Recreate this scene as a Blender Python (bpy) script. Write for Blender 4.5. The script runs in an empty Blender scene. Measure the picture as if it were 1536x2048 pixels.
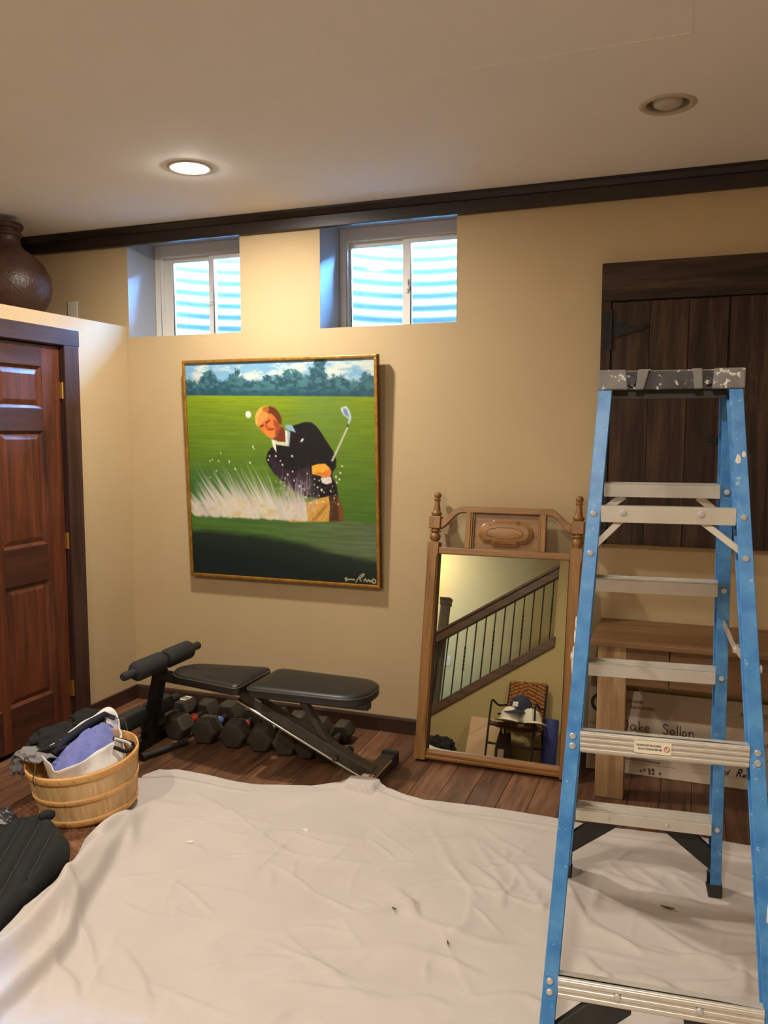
import bpy, bmesh, math, random
import numpy as np
from mathutils import Vector, Matrix, noise as mnoise

# ------------------------------------------------------------------ camera, world, lights, exposure
SC = bpy.context.scene
COL = SC.collection
RZ = math.radians
PI = math.pi

def lin(c):
    return tuple((x / 255 / 12.92) if x / 255 <= .04045 else ((x / 255 + .055) / 1.055) ** 2.4 for x in c[:3])

cam_data = bpy.data.cameras.new('camera')
cam = bpy.data.objects.new('camera', cam_data)
COL.objects.link(cam)
cam_data.sensor_fit = 'VERTICAL'
cam_data.sensor_height = 36.0
cam_data.lens = 1659.4 / 2048 * 36.0
cam_data.clip_start = .02
cam.location = (3.0155, -3.9264, 1.55)
cam.rotation_euler = (RZ(90 - 5.534), 0, RZ(20.55))
SC.camera = cam

SC.view_settings.view_transform = 'Standard'
SC.view_settings.look = 'None'
SC.view_settings.gamma = 1.0
SC.view_settings.use_curve_mapping = False
SC.view_settings.exposure = -0.06

world = bpy.data.worlds.new('world')
SC.world = world
world.use_nodes = True
_bg = world.node_tree.nodes['Background']
_bg.inputs['Color'].default_value = (.17, .48, 1.0, 1)
_bg.inputs['Strength'].default_value = 680.0

LAMP_COL = (1.0, .925, .81)
LAMP_W = {'near_window': 36.0, 'room_left': 36.0, 'room_right': 28.0, 'stair': 25.0}

# ------------------------------------------------------------------ helpers
rnd = random.Random(7)

def V(*a):
    return Vector(a)

def link(o, parent=None):
    COL.objects.link(o)
    if parent is not None:
        o.parent = parent
    return o

def empty(name, loc=(0, 0, 0), rot=(0, 0, 0), parent=None):
    o = bpy.data.objects.new(name, None)
    o.empty_display_size = .05
    o.location = loc
    o.rotation_euler = rot
    return link(o, parent)

def tag(o, label=None, cat=None, group=None, kind=None):
    if label: o['label'] = label
    if cat: o['category'] = cat
    if group: o['group'] = group
    if kind: o['kind'] = kind
    return o

def thing(name, label, cat, loc=(0, 0, 0), rot=(0, 0, 0), group=None):
    return tag(empty(name, loc, rot), label, cat, group)

class MB:
    """collects shapes and links them as one mesh object"""
    def __init__(s):
        s.bm = bmesh.new()
    def face(s, vs):
        try:
            return s.bm.faces.new(vs)
        except ValueError:
            return None
    def box(s, x0, x1, y0, y1, z0, z1, M=None):
        P = [V(x, y, z) for z in (z0, z1) for y in (y0, y1) for x in (x0, x1)]
        if M is not None: P = [M @ p for p in P]
        v = [s.bm.verts.new(p) for p in P]
        for f in ((0, 2, 3, 1), (4, 5, 7, 6), (0, 1, 5, 4), (2, 6, 7, 3), (0, 4, 6, 2), (1, 3, 7, 5)):
            s.face([v[i] for i in f])
        return s
    def bar(s, p0, p1, w, h, up=(0, 0, 1)):
        """box bar between two points, w across, h along up"""
        p0, p1 = Vector(p0), Vector(p1)
        d = (p1 - p0); L = d.length; d.normalize()
        side = d.cross(Vector(up)).normalized()
        u = side.cross(d)
        M = Matrix(((d.x, side.x, u.x, p0.x), (d.y, side.y, u.y, p0.y), (d.z, side.z, u.z, p0.z), (0, 0, 0, 1)))
        return s.box(0, L, -w / 2, w / 2, -h / 2, h / 2, M)
    def prism(s, poly, f0, f1):
        """poly = list of 2d points; f0 / f1 map a 2d point to the two end faces"""
        a = [s.bm.verts.new(f0(p)) for p in poly]
        b = [s.bm.verts.new(f1(p)) for p in poly]
        n = len(poly)
        s.face(a[::-1]); s.face(b)
        for i in range(n):
            s.face([a[i], a[(i + 1) % n], b[(i + 1) % n], b[i]])
        return s
    def extr(s, poly, axis, d0, d1):
        if axis == 'y':
            return s.prism(poly, lambda p: V(p[0], d0, p[1]), lambda p: V(p[0], d1, p[1]))
        if axis == 'x':
            return s.prism(poly, lambda p: V(d0, p[0], p[1]), lambda p: V(d1, p[0], p[1]))
        return s.prism(poly, lambda p: V(p[0], p[1], d0), lambda p: V(p[0], p[1], d1))
    def cyl(s, p0, p1, r0, r1=None, n=16, caps=True):
        return s.tube([p0, p1], [r0, r0 if r1 is None else r1], n, caps)
    def tube(s, path, rad, n=10, caps=True, closed=False):
        path = [Vector(p) for p in path]
        if not isinstance(rad, (list, tuple)): rad = [rad] * len(path)
        rings = []
        m = len(path)
        ref = None
        for i, p in enumerate(path):
            if closed:
                d = path[(i + 1) % m] - path[i - 1]
            else:
                d = path[min(i + 1, m - 1)] - path[max(i - 1, 0)]
            d.normalize()
            if ref is None:
                ref = V(0, 0, 1) if abs(d.z) < .9 else V(1, 0, 0)
            sd = d.cross(ref).normalized(); up = sd.cross(d).normalized(); ref = up
            rings.append([s.bm.verts.new(p + (sd * math.cos(t) + up * math.sin(t)) * rad[i]) for t in [2 * PI * k / n for k in range(n)]])
        rng = range(m if closed else m - 1)
        for i in rng:
            a, b = rings[i], rings[(i + 1) % m]
            for k in range(n):
                s.face([a[k], a[(k + 1) % n], b[(k + 1) % n], b[k]])
        if caps and not closed:
            s.face(rings[0][::-1]); s.face(rings[-1])
        return s
    def lathe(s, prof, c=(0, 0, 0), n=32, axis='z', squash=1.0):
        """prof = [(radius, height)]"""
        c = Vector(c); rings = []
        for r, h in prof:
            ring = []
            for k in range(n):
                t = 2 * PI * k / n
                a, b = r * math.cos(t), r * math.sin(t) * squash
                p = {'z': V(a, b, h), 'y': V(a, h, b), 'x': V(h, a, b)}[axis]
                ring.append(s.bm.verts.new(c + p))
            rings.append(ring)
        for i in range(len(prof) - 1):
            a, b = rings[i], rings[i + 1]
            for k in range(n):
                s.face([a[k], a[(k + 1) % n], b[(k + 1) % n], b[k]])
        if prof[0][0] > 1e-5: s.face(rings[0][::-1])
        if prof[-1][0] > 1e-5: s.face(rings[-1])
        return s
    def grid(s, f, nu, nv, wrap=False):
        vs = [[s.bm.verts.new(f(i / nu, j / nv)) for j in range(nv + 1)] for i in range(nu + (0 if wrap else 1))]
        for i in range(nu):
            for j in range(nv):
                a, b = vs[i], vs[(i + 1) % len(vs)]
                s.face([a[j], b[j], b[j + 1], a[j + 1]])
        return s
    def blob(s, c, r, amp=.1, freq=3.0, seed=0, sub=4, M=None):
        t = bmesh.ops.create_icosphere(s.bm, subdivisions=sub, radius=1)
        for v in t['verts']:
            d = v.co.copy()
            k = 1 + amp * mnoise.fractal(d * freq + V(seed, seed * 2, 0), 1.0, 2.0, 3)
            p = V(d.x * r[0] * k, d.y * r[1] * k, d.z * r[2] * k)
            v.co = (M @ p if M is not None else p) + Vector(c)
        return s
    def build(s, name, mat, parent=None, smooth=True, bevel=0, seg=2, angle=40, solid=0):
        bm = s.bm
        bmesh.ops.remove_doubles(bm, verts=bm.verts, dist=1e-6)
        bmesh.ops.recalc_face_normals(bm, faces=bm.faces)
        me = bpy.data.meshes.new(name)
        bm.to_mesh(me); bm.free()
        if mat is not None: me.materials.append(mat)
        if smooth:
            me.shade_smooth()
            me.set_sharp_from_angle(angle=RZ(angle))
        o = bpy.data.objects.new(name, me)
        if bevel:
            m = o.modifiers.new('bevel', 'BEVEL'); m.width = bevel; m.segments = seg; m.limit_method = 'ANGLE'; m.angle_limit = RZ(35)
        if solid:
            m = o.modifiers.new('solid', 'SOLIDIFY'); m.thickness = solid; m.offset = -1
        return link(o, parent)

def instance(o, parent, loc=(0, 0, 0), rot=(0, 0, 0), name=None):
    c = o.copy()
    COL.objects.link(c)
    c.parent = parent
    c.location = loc
    c.rotation_euler = rot
    return c

def copy_tree(o, parent=None):
    c = o.copy(); COL.objects.link(c)
    c.parent = parent
    for ch in list(o.children):
        copy_tree(ch, c)
    return c

def catmull(pts, n=8):
    P = [np.array(p, float) for p in pts]
    P = [2 * P[0] - P[1]] + P + [2 * P[-1] - P[-2]]
    out = []
    for i in range(1, len(P) - 2):
        for k in range(n):
            t = k / n
            out.append(.5 * ((2 * P[i]) + (P[i + 1] - P[i - 1]) * t + (2 * P[i - 1] - 5 * P[i] + 4 * P[i + 1] - P[i + 2]) * t * t + (3 * P[i] - P[i - 1] - 3 * P[i + 1] + P[i + 2]) * t ** 3))
    out.append(P[-2])
    return [tuple(p) for p in out]

def text(s, size, loc, rot, mat, parent, name='lettering', shear=0, align='LEFT', wid=1.0, bold=0):
    cu = bpy.data.curves.new('t', 'FONT')
    cu.body = s; cu.size = size; cu.shear = shear; cu.align_x = align; cu.extrude = .0004; cu.offset = bold
    to = bpy.data.objects.new('t', cu)
    COL.objects.link(to)
    dg = bpy.context.evaluated_depsgraph_get()
    me = bpy.data.meshes.new_from_object(to.evaluated_get(dg))
    COL.objects.unlink(to); bpy.data.objects.remove(to)
    me.materials.clear(); me.materials.append(mat)
    me.name = name
    o = bpy.data.objects.new(name, me)
    o.location = loc; o.rotation_euler = rot; o.scale = (wid, 1, 1)
    return link(o, parent)

# ------------------------------------------------------------------ materials
def _nt(name):
    m = bpy.data.materials.new(name); m.use_nodes = True
    nt = m.node_tree
    b = nt.nodes['Principled BSDF']
    return m, nt, b

def N(nt, typ, **kw):
    n = nt.nodes.new(typ)
    for k, v in kw.items():
        if k in n.inputs: n.inputs[k].default_value = v
        else: setattr(n, k, v)
    return n

def ramp(nt, fac, stops):
    r = nt.nodes.new('ShaderNodeValToRGB')
    e = r.color_ramp.elements
    while len(e) < len(stops): e.new(.5)
    for el, (p, c) in zip(e, stops):
        el.position = p; el.color = (*c, 1)
    nt.links.new(fac, r.inputs['Fac'])
    return r

def coords(nt, scale=(1, 1, 1), per_object=0.0, rot=(0, 0, 0)):
    tc = nt.nodes.new('ShaderNodeTexCoord')
    mp = nt.nodes.new('ShaderNodeMapping')
    mp.inputs['Scale'].default_value = scale
    mp.inputs['Rotation'].default_value = rot
    nt.links.new(tc.outputs['Object'], mp.inputs['Vector'])
    if per_object:
        oi = nt.nodes.new('ShaderNodeObjectInfo')
        mu = N(nt, 'ShaderNodeMath', operation='MULTIPLY'); mu.inputs[1].default_value = per_object
        nt.links.new(oi.outputs['Random'], mu.inputs[0])
        cb = nt.nodes.new('ShaderNodeCombineXYZ')
        for k in range(3): nt.links.new(mu.outputs[0], cb.inputs[k])
        nt.links.new(cb.outputs[0], mp.inputs['Location'])
    return mp.outputs['Vector']

def bump(nt, b, h, strength=.3, dist=.01):
    bp = nt.nodes.new('ShaderNodeBump')
    bp.inputs['Strength'].default_value = strength
    bp.inputs['Distance'].default_value = dist
    nt.links.new(h, bp.inputs['Height'])
    nt.links.new(bp.outputs['Normal'], b.inputs['Normal'])

def plain(name, c, rough=.6, metal=0, var=.08, scale=6, bstr=0, bscale=60, spec=.5, sheen=0, c2=None):
    m, nt, b = _nt(name)
    a = np.array(lin(c)); a2 = np.array(lin(c2)) if c2 else None
    vec = coords(nt)
    nz = N(nt, 'ShaderNodeTexNoise', Scale=scale, Detail=4.0)
    nt.links.new(vec, nz.inputs['Vector'])
    lo, hi = (a * (1 - var), np.minimum(a * (1 + var), 1)) if a2 is None else (a, a2)
    r = ramp(nt, nz.outputs['Fac'], [(.3, tuple(lo)), (.7, tuple(hi))])
    nt.links.new(r.outputs['Color'], b.inputs['Base Color'])
    b.inputs['Roughness'].default_value = rough
    b.inputs['Metallic'].default_value = metal
    b.inputs['Specular IOR Level'].default_value = spec
    if sheen: b.inputs['Sheen Weight'].default_value = sheen
    if bstr:
        n2 = N(nt, 'ShaderNodeTexNoise', Scale=bscale, Detail=3.0)
        nt.links.new(vec, n2.inputs['Vector'])
        bump(nt, b, n2.outputs['Fac'], bstr, .004)
    return m

def wood(name, c1, c2, grain='z', scale=14, rough=.45, per=0.0, tint=.0, bstr=.15, c3=None, spec=.5):
    m, nt, b = _nt(name)
    st = {'x': (.08, 1, 1), 'y': (1, .08, 1), 'z': (1, 1, .08)}[grain]
    vec = coords(nt, tuple(q * scale for q in st), per)
    n1 = N(nt, 'ShaderNodeTexNoise', Scale=1.0, Detail=6.0, Roughness=.6, Distortion=.6)
    n2 = N(nt, 'ShaderNodeTexNoise', Scale=5.0, Detail=4.0, Roughness=.7)
    for n in (n1, n2): nt.links.new(vec, n.inputs['Vector'])
    mx = N(nt, 'ShaderNodeMath', operation='MULTIPLY_ADD')
    nt.links.new(n2.outputs['Fac'], mx.inputs[0]); mx.inputs[1].default_value = .45
    nt.links.new(n1.outputs['Fac'], mx.inputs[2])
    stops = [(.48, lin(c1)), (.95, lin(c2))] if c3 is None else [(.45, lin(c1)), (.7, lin(c2)), (.98, lin(c3))]
    r = ramp(nt, mx.outputs[0], stops)
    out = r.outputs['Color']
    if tint:
        oi = nt.nodes.new('ShaderNodeObjectInfo')
        mr = N(nt, 'ShaderNodeMapRange'); mr.inputs['To Min'].default_value = 1 - tint; mr.inputs['To Max'].default_value = 1 + tint
        nt.links.new(oi.outputs['Random'], mr.inputs['Value'])
        hs = nt.nodes.new('ShaderNodeHueSaturation')
        nt.links.new(out, hs.inputs['Color']); nt.links.new(mr.outputs[0], hs.inputs['Value'])
        out = hs.outputs['Color']
    nt.links.new(out, b.inputs['Base Color'])
    b.inputs['Roughness'].default_value = rough
    b.inputs['Specular IOR Level'].default_value = spec
    bump(nt, b, n2.outputs['Fac'], bstr, .002)
    return m

def speckled(name, base, spot, thr=.62, scale=30, rough=.5, metal=0, base2=None):
    """base colour with irregular spots (paint splashes, scuffs)"""
    m, nt, b = _nt(name)
    vec = coords(nt)
    n1 = N(nt, 'ShaderNodeTexNoise', Scale=scale, Detail=5.0, Roughness=.7)
    n0 = N(nt, 'ShaderNodeTexNoise', Scale=scale * .4, Detail=4.0)
    for n in (n0, n1): nt.links.new(vec, n.inputs['Vector'])
    rb = ramp(nt, n0.outputs['Fac'], [(.35, lin(base)), (.7, lin(base2 or base))])
    rs = ramp(nt, n1.outputs['Fac'], [(thr, (0, 0, 0)), (thr + .03, (1, 1, 1))])
    mx = nt.nodes.new('ShaderNodeMix'); mx.data_type = 'RGBA'
    nt.links.new(rs.outputs['Color'], mx.inputs['Factor'])
    nt.links.new(rb.outputs['Color'], mx.inputs['A'])
    mx.inputs['B'].default_value = (*lin(spot), 1)
    nt.links.new(mx.outputs['Result'], b.inputs['Base Color'])
    b.inputs['Roughness'].default_value = rough; b.inputs['Metallic'].default_value = metal
    return m

def emitter(name, col, strength):
    m, nt, b = _nt(name)
    b.inputs['Base Color'].default_value = (.8, .8, .8, 1)
    b.inputs['Emission Color'].default_value = (*col, 1)
    b.inputs['Emission Strength'].default_value = strength
    return m

def glass_mat(name):
    m, nt, b = _nt(name)
    nt.nodes.remove(b)
    out = nt.nodes['Material Output']
    tr = N(nt, 'ShaderNodeBsdfTransparent'); tr.inputs['Color'].default_value = (.93, .97, .97, 1)
    gl = N(nt, 'ShaderNodeBsdfGlossy'); gl.inputs['Roughness'].default_value = .03
    fr = N(nt, 'ShaderNodeFresnel', IOR=1.45)
    ms = nt.nodes.new('ShaderNodeMixShader')
    nt.links.new(fr.outputs[0], ms.inputs[0]); nt.links.new(tr.outputs[0], ms.inputs[1]); nt.links.new(gl.outputs[0], ms.inputs[2])
    nt.links.new(ms.outputs[0], out.inputs['Surface'])
    return m

MT = {}
MT['wall'] = plain('wall_paint_tan', (186, 162, 123), rough=.75, var=.03, scale=2.5, bstr=.06, bscale=220)
MT['ceiling'] = plain('ceiling_paint', (246, 242, 236), rough=.8, var=.02, scale=2, bstr=.05, bscale=160)
MT['reveal'] = plain('window_return_daylit_paint', (166, 169, 178), rough=.75, var=.02, scale=3)  # grey paint tinted lavender, blue window daylight put into the colour
MT['stairwall'] = plain('stair_wall_paint', (178, 160, 114), rough=.75, var=.03, scale=2.5)
MT['dark_trim'] = wood('dark_stained_trim', (20, 13, 10), (46, 32, 26), 'x', 22, .4, bstr=.3)
MT['dark_trim_y'] = wood('dark_stained_trim_side', (40, 24, 18), (70, 44, 34), 'y', 22, .4, bstr=.3)
MT['dark_trim_z'] = wood('dark_stained_casing', (40, 23, 20), (70, 44, 38), 'z', 22, .38, bstr=.25)
MT['base_trim'] = wood('baseboard_stain', (44, 28, 20), (72, 48, 34), 'x', 16, .45)
MT['door'] = wood('door_cherry_stain', (50, 22, 13), (110, 56, 32), 'z', 20, .42, bstr=.15)
MT['door_h'] = wood('door_cherry_rail', (44, 22, 15), (78, 42, 28), 'y', 20, .42, bstr=.15)
MT['floor'] = wood('floor_plank_wood', (66, 42, 29), (134, 94, 68), 'y', 26, .42, per=37.0, tint=.32, bstr=.3, spec=.35)
MT['subfloor'] = plain('subfloor_dark', (28, 18, 13), rough=.9)
MT['white_vinyl'] = plain('window_vinyl', (226, 222, 214), rough=.45, var=.03)
MT['glass'] = glass_mat('window_glass')
MT['galv'] = plain('galvanised_steel', (82, 84, 86), rough=.55, metal=.15, var=.12, scale=9)
MT['gravel'] = plain('gravel_ground', (92, 90, 84), rough=.95, var=.5, scale=40, bstr=.9, bscale=40)
MT['brass'] = plain('hinge_brass', (212, 170, 90), rough=.3, metal=.9, var=.05)
MT['gold'] = plain('gilt_frame', (172, 122, 50), rough=.38, metal=.55, var=.3, scale=30)
MT['gold_side'] = plain('gilt_frame_side', (88, 52, 24), rough=.5, var=.2, scale=20)
MT['oak'] = wood('mirror_oak', (108, 70, 30), (156, 112, 60), 'z', 24, .38, bstr=.12)
MT['oak_x'] = wood('mirror_oak_cross', (108, 70, 30), (156, 112, 60), 'x', 24, .38, bstr=.12)
MT['oak_dark'] = plain('mirror_oak_groove', (62, 32, 14), rough=.6)
MT['vinyl'] = plain('bench_black_vinyl', (30, 29, 27), rough=.42, var=.2, scale=20, bstr=.1, bscale=150)
MT['piping'] = plain('bench_piping', (70, 68, 64), rough=.35)
MT['foam'] = plain('black_foam', (36, 37, 34), rough=.85, var=.15, scale=30, bstr=.2, bscale=250)
MT['black_steel'] = plain('black_steel', (18, 18, 17), rough=.32, var=.2)
MT['worn_steel'] = plain('dusty_brown_steel', (62, 54, 44), rough=.5, var=.25, scale=25)
MT['chrome'] = plain('worn_chrome', (190, 186, 178), rough=.22, metal=1, var=.08)
MT['hex'] = plain('dumbbell_rubber', (56, 50, 38), rough=.7, var=.3, scale=14, bstr=.2, bscale=90)
MT['hex_side'] = plain('dumbbell_iron', (42, 41, 36), rough=.6, var=.25, scale=20)
MT['label_white'] = plain('dumbbell_label', (214, 208, 190), rough=.6, var=.06)
MT['ink'] = plain('black_ink', (26, 20, 18), rough=.6, var=.05)
MT['ink_brown'] = plain('brown_ink', (96, 66, 52), rough=.6, var=.05)
MT['band_red'] = plain('band_red', (196, 66, 56), rough=.5)
MT['band_blue'] = plain('band_blue', (92, 120, 190), rough=.5)
MT['band_white'] = plain('band_pale', (196, 204, 200), rough=.5)
MT['stave'] = wood('basket_stave', (196, 154, 98), (236, 202, 150), 'z', 26, .6, per=23.0, tint=.14, bstr=.2)
MT['hoop'] = wood('basket_hoop', (216, 158, 90), (240, 190, 124), 'x', 12, .55, per=9.0, bstr=.15)
MT['wire'] = plain('wire_metal', (120, 104, 86), rough=.4, metal=.7)
MT['liner'] = plain('white_cotton_bag', (222, 218, 214), rough=.85, var=.04, bstr=.2, bscale=40)
MT['blue_cloth'] = plain('blue_shirt_cloth', (112, 118, 184), rough=.9, var=.1, scale=10, bstr=.3, bscale=30, sheen=.2)
MT['navy'] = plain('navy_cloth', (26, 27, 44), rough=.9)
MT['black_cloth'] = plain('black_cloth', (24, 22, 22), rough=.95, var=.25, scale=20, bstr=.4, bscale=30)
MT['grey_cloth'] = plain('grey_cloth', (128, 124, 124), rough=.95, var=.15, scale=14, bstr=.4, bscale=40)
MT['bag'] = plain('black_quilted_cloth', (20, 22, 22), rough=.85, var=.15, scale=30, bstr=.15, bscale=300)
MT['bag_seam'] = plain('bag_seam_thread', (70, 72, 68), rough=.9)
MT['bag2'] = speckled('grey_patterned_cloth', (26, 26, 26), (150, 150, 146), .55, 40, .8, base2=(70, 70, 68))
MT['canvas'] = plain('drop_cloth_canvas', (197, 187, 180), rough=.9, var=.035, scale=5, bstr=.12, bscale=260, sheen=.1)
MT['blue_frp'] = speckled('ladder_blue_fibreglass', (58, 122, 188), (150, 182, 212), .64, 55, .42, base2=(88, 150, 206))
MT['blue_dark'] = plain('ladder_blue_web', (24, 84, 152), rough=.45, var=.1, scale=30)
MT['alu'] = plain('ladder_aluminium', (214, 207, 195), rough=.36, metal=.4, var=.07, scale=14)
MT['alu_dull'] = plain('ladder_rivet_metal', (206, 206, 204), rough=.3, metal=.5, var=.05)
MT['cap'] = speckled('ladder_cap_plastic', (112, 108, 106), (226, 220, 212), .585, 40, .6, base2=(138, 134, 131))
MT['cap_dark'] = speckled('ladder_cap_dark', (58, 55, 54), (220, 214, 206), .60, 44, .6, base2=(78, 75, 73))
MT['blk_plastic'] = plain('ladder_black_plastic', (38, 38, 36), rough=.5, var=.2, scale=20)
MT['white_paint'] = plain('dried_white_paint', (226, 222, 214), rough=.6)
MT['sticker'] = plain('sticker_paper', (232, 222, 200), rough=.5, var=.02)
MT['red_ink'] = plain('red_ink', (176, 70, 60), rough=.5)
MT['barn'] = wood('barn_board', (26, 18, 13), (52, 36, 26), 'z', 18, .7, per=15.0, tint=.12, bstr=.4, c3=(84, 62, 44), spec=.25)
MT['barn_x'] = wood('barn_rail', (26, 18, 13), (50, 35, 26), 'x', 18, .7, per=15.0, tint=.1, bstr=.4, c3=(80, 60, 44), spec=.25)
MT['iron'] = plain('black_iron', (14, 14, 14), rough=.75, var=.2, scale=20)
MT['desk'] = wood('desk_wood', (96, 66, 38), (136, 98, 60), 'x', 16, .5, bstr=.12)
MT['desk_z'] = wood('desk_leg_wood', (122, 88, 54), (196, 162, 118), 'z', 16, .5, bstr=.12)
MT['cheque'] = plain('cheque_board', (196, 178, 158), rough=.7, var=.03, scale=3)
MT['pot'] = plain('copper_brown_ceramic', (62, 38, 27), rough=.4, var=.2, scale=18, bstr=.8, bscale=80)
MT['plate'] = plain('switch_plate', (206, 198, 180), rough=.5, var=.02)
MT['can_trim'] = plain('can_trim_white', (196, 182, 164), rough=.6, var=.03)
MT['can_dark'] = plain('can_baffle', (176, 164, 146), rough=.7)
MT['bulb_off'] = plain('frosted_bulb', (196, 188, 178), rough=.3, var=.03)
MT['bulb_on'] = emitter('lit_bulb', (1.0, .93, .82), 210)
MT['jute'] = plain('jute', (150, 104, 70), rough=.95, c2=(96, 58, 38), scale=60, bstr=1.0, bscale=90)
MT['rail_wood'] = wood('stair_rail_wood', (62, 42, 30), (104, 76, 56), 'x', 16, .5)
MT['newel'] = wood('newel_wood', (70, 58, 46), (104, 88, 70), 'z', 16, .55)
MT['wicker'] = plain('wicker', (172, 116, 58), rough=.7, c2=(120, 74, 34), scale=30, bstr=.6, bscale=60)
MT['wicker_dark'] = plain('rush_seat', (96, 66, 46), rough=.85, var=.3, scale=40, bstr=.6, bscale=60)
MT['cap_navy'] = plain('navy_cap_cloth', (38, 44, 70), rough=.85)
MT['cap_white'] = plain('white_cap_cloth', (222, 216, 204), rough=.85)
MT['cap_black'] = plain('black_cap_cloth', (20, 20, 22), rough=.85)
MT['roller'] = plain('blue_foam', (40, 50, 116), rough=.7, var=.25, scale=40)
MT['cardboard'] = plain('pale_cardboard', (206, 174, 140), rough=.85, var=.06)
MT['mirror_plate'] = plain('mirror_silver', (206, 203, 186), rough=.012, metal=1.0, var=.01)
MT['board_dark'] = plain('dark_paper_bag', (74, 60, 48), rough=.85, var=.2)
MT['leaf'] = plain('brown_scrap', (84, 60, 36), rough=.8)

# ------------------------------------------------------------------ room shell
CEIL = 2.665
def struct(o):
    o['kind'] = 'structure'; return o

# floor: subfloor slab with laminate planks laid on it, running away from the camera
floor = struct(MB().box(-1.4, 4.9, -6.6, .05, -.08, -.012).build('floor', MT['subfloor'], None, smooth=False))
PW = .127
plank_mesh = {}
def plank(x, y0, L):
    key = round(L, 3)
    if key not in plank_mesh:
        o = MB().box(.0008, PW - .0008, .0008, L - .0008, -.012, 0).build('plank', MT['floor'], floor, smooth=False, bevel=.0012, seg=1)
        plank_mesh[key] = o
    else:
        o = plank_mesh[key].copy(); COL.objects.link(o); o.parent = floor
    o.location = (x, y0, 0)
nc = int(4.75 / PW)
for i in range(nc + 1):
    x = i * PW
    y = -.55 - (i * 5 % 7) * .165
    plank(x, y, -y)
    while y > -5.3:
        L = 1.22 if y - 1.22 > -5.3 else round(y + 5.31, 3)
        if L < .05: break
        plank(x, y - L, L); y -= L

# ceiling slab with round openings for the recessed lights
CANS = [(.966, -.805, 'lit'), (2.886, -.812, 'off'), (.966, -3.45, 'lit'), (2.886, -3.45, 'lit')]
CAN_R = .073
bm = bmesh.new()
edges = []
def loop(pts, z):
    vs = [bm.verts.new((x, y, z)) for x, y in pts]
    return [bm.edges.new((vs[i], vs[(i + 1) % len(vs)])) for i in range(len(vs))]
edges += loop([(-1.4, .1), (4.9, .1), (4.9, -6.6), (-1.4, -6.6)], CEIL)
for cx, cy, st in CANS:
    edges += loop([(cx + CAN_R * math.cos(t), cy + CAN_R * math.sin(t)) for t in [2 * PI * k / 40 for k in range(40)]], CEIL)
bmesh.ops.triangle_fill(bm, edges=edges, use_beauty=True, use_dissolve=False)
for f in bm.faces:
    if f.normal.z > 0: f.normal_flip()
me = bpy.data.meshes.new('ceiling'); bm.to_mesh(me); bm.free(); me.materials.append(MT['ceiling'])
ceiling = struct(link(bpy.data.objects.new('ceiling', me)))
seam = MB()
for a, b in (((1.45, -1.312, CEIL), (2.965, -1.33, CEIL)), ((2.965, -1.33, CEIL), (2.985, -3.0, CEIL))):
    seam.bar(a, b, .004, .003)
seam.build('drywall_seam', MT['ceiling'], ceiling, smooth=False)
# unseen top added over the ceiling so no daylight leaks into the light housings
struct(MB().box(-1.45, 4.95, -6.65, .4, 2.9, 2.95).build('roof_light_block', MT['subfloor'], None, smooth=False))

# back wall with two window openings
WIN = [(.017, .732), (1.195, 1.915)]
WZ0, WZ1, WT = 2.075, 2.625, .36
wb = MB()
wb.box(-.9, 4.8, 0, WT, -.08, WZ0)
wb.box(-.9, 4.8, 0, WT, WZ1, 2.92)
for a, b in ((-.9, WIN[0][0]), (WIN[0][1], WIN[1][0]), (WIN[1][1], 4.8)):
    wb.box(a, b, 0, WT, WZ0, WZ1)
wall_b = struct(wb.build('wall_back', MT['wall'], None, smooth=False))
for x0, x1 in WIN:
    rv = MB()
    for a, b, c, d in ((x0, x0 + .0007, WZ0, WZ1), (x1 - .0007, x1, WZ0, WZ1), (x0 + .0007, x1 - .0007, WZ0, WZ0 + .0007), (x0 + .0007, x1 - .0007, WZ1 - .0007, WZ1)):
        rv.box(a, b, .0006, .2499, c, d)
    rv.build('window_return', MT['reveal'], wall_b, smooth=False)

# left side: low closet front with door opening, ledge on top, alcove behind it, full-height wall further on
DY0, DY1, DZ = -1.345, -.52, 1.985
LEDGE = 2.135
wl = MB()
wl.box(-.1, 0, DY1, -.0005, -.06, LEDGE)
wl.box(-.1, 0, -1.9, DY0, -.06, LEDGE)
wl.box(-.1, 0, DY0, DY1, DZ, LEDGE)
wl.box(-.73, -.1, -1.9, -.0005, LEDGE - .03, LEDGE)
wl.box(-.83, -.73, -2.0, -.0005, -.06, 2.9)
wl.box(-.83, 0, -2.0, -1.9, -.06, 2.9)
wl.box(-.1, 0, -5.35, -2.0, -.06, 2.9)
wl.box(-.73, -.12, -1.9, -.0005, -.06, -.012)
struct(wl.build('wall_left', MT['wall'], None, smooth=False))
struct(MB().box(4.7, 4.8, -6.5, -.0005, -.06, 2.9).build('wall_right', MT['wall'], None, smooth=False))

# wall behind the camera with the sloped stair opening (seen in the mirror)
SY = -5.3
def slope(x): return .48 + .685 * (x - .39)
ws = MB()
ws.extr([(-1.2, -.06), (4.75, -.06), (4.75, 2.9), (1.68, 2.9), (1.68, slope(1.68)), (-.2, slope(-.2)), (-.2, 2.9), (-1.2, 2.9)], 'y', SY - .12, SY)
struct(ws.build('wall_front', MT['stairwall'], None, smooth=False))
struct(MB().box(-1.3, 4.75, -6.5, -6.4, -.06, 2.9).build('wall_stairwell', MT['stairwall'], None, smooth=False))
struct(MB().box(-1.3, -1.2, -6.4, -5.3, -.06, 2.9).build('wall_stairwell_end', MT['stairwall'], None, smooth=False))

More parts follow.
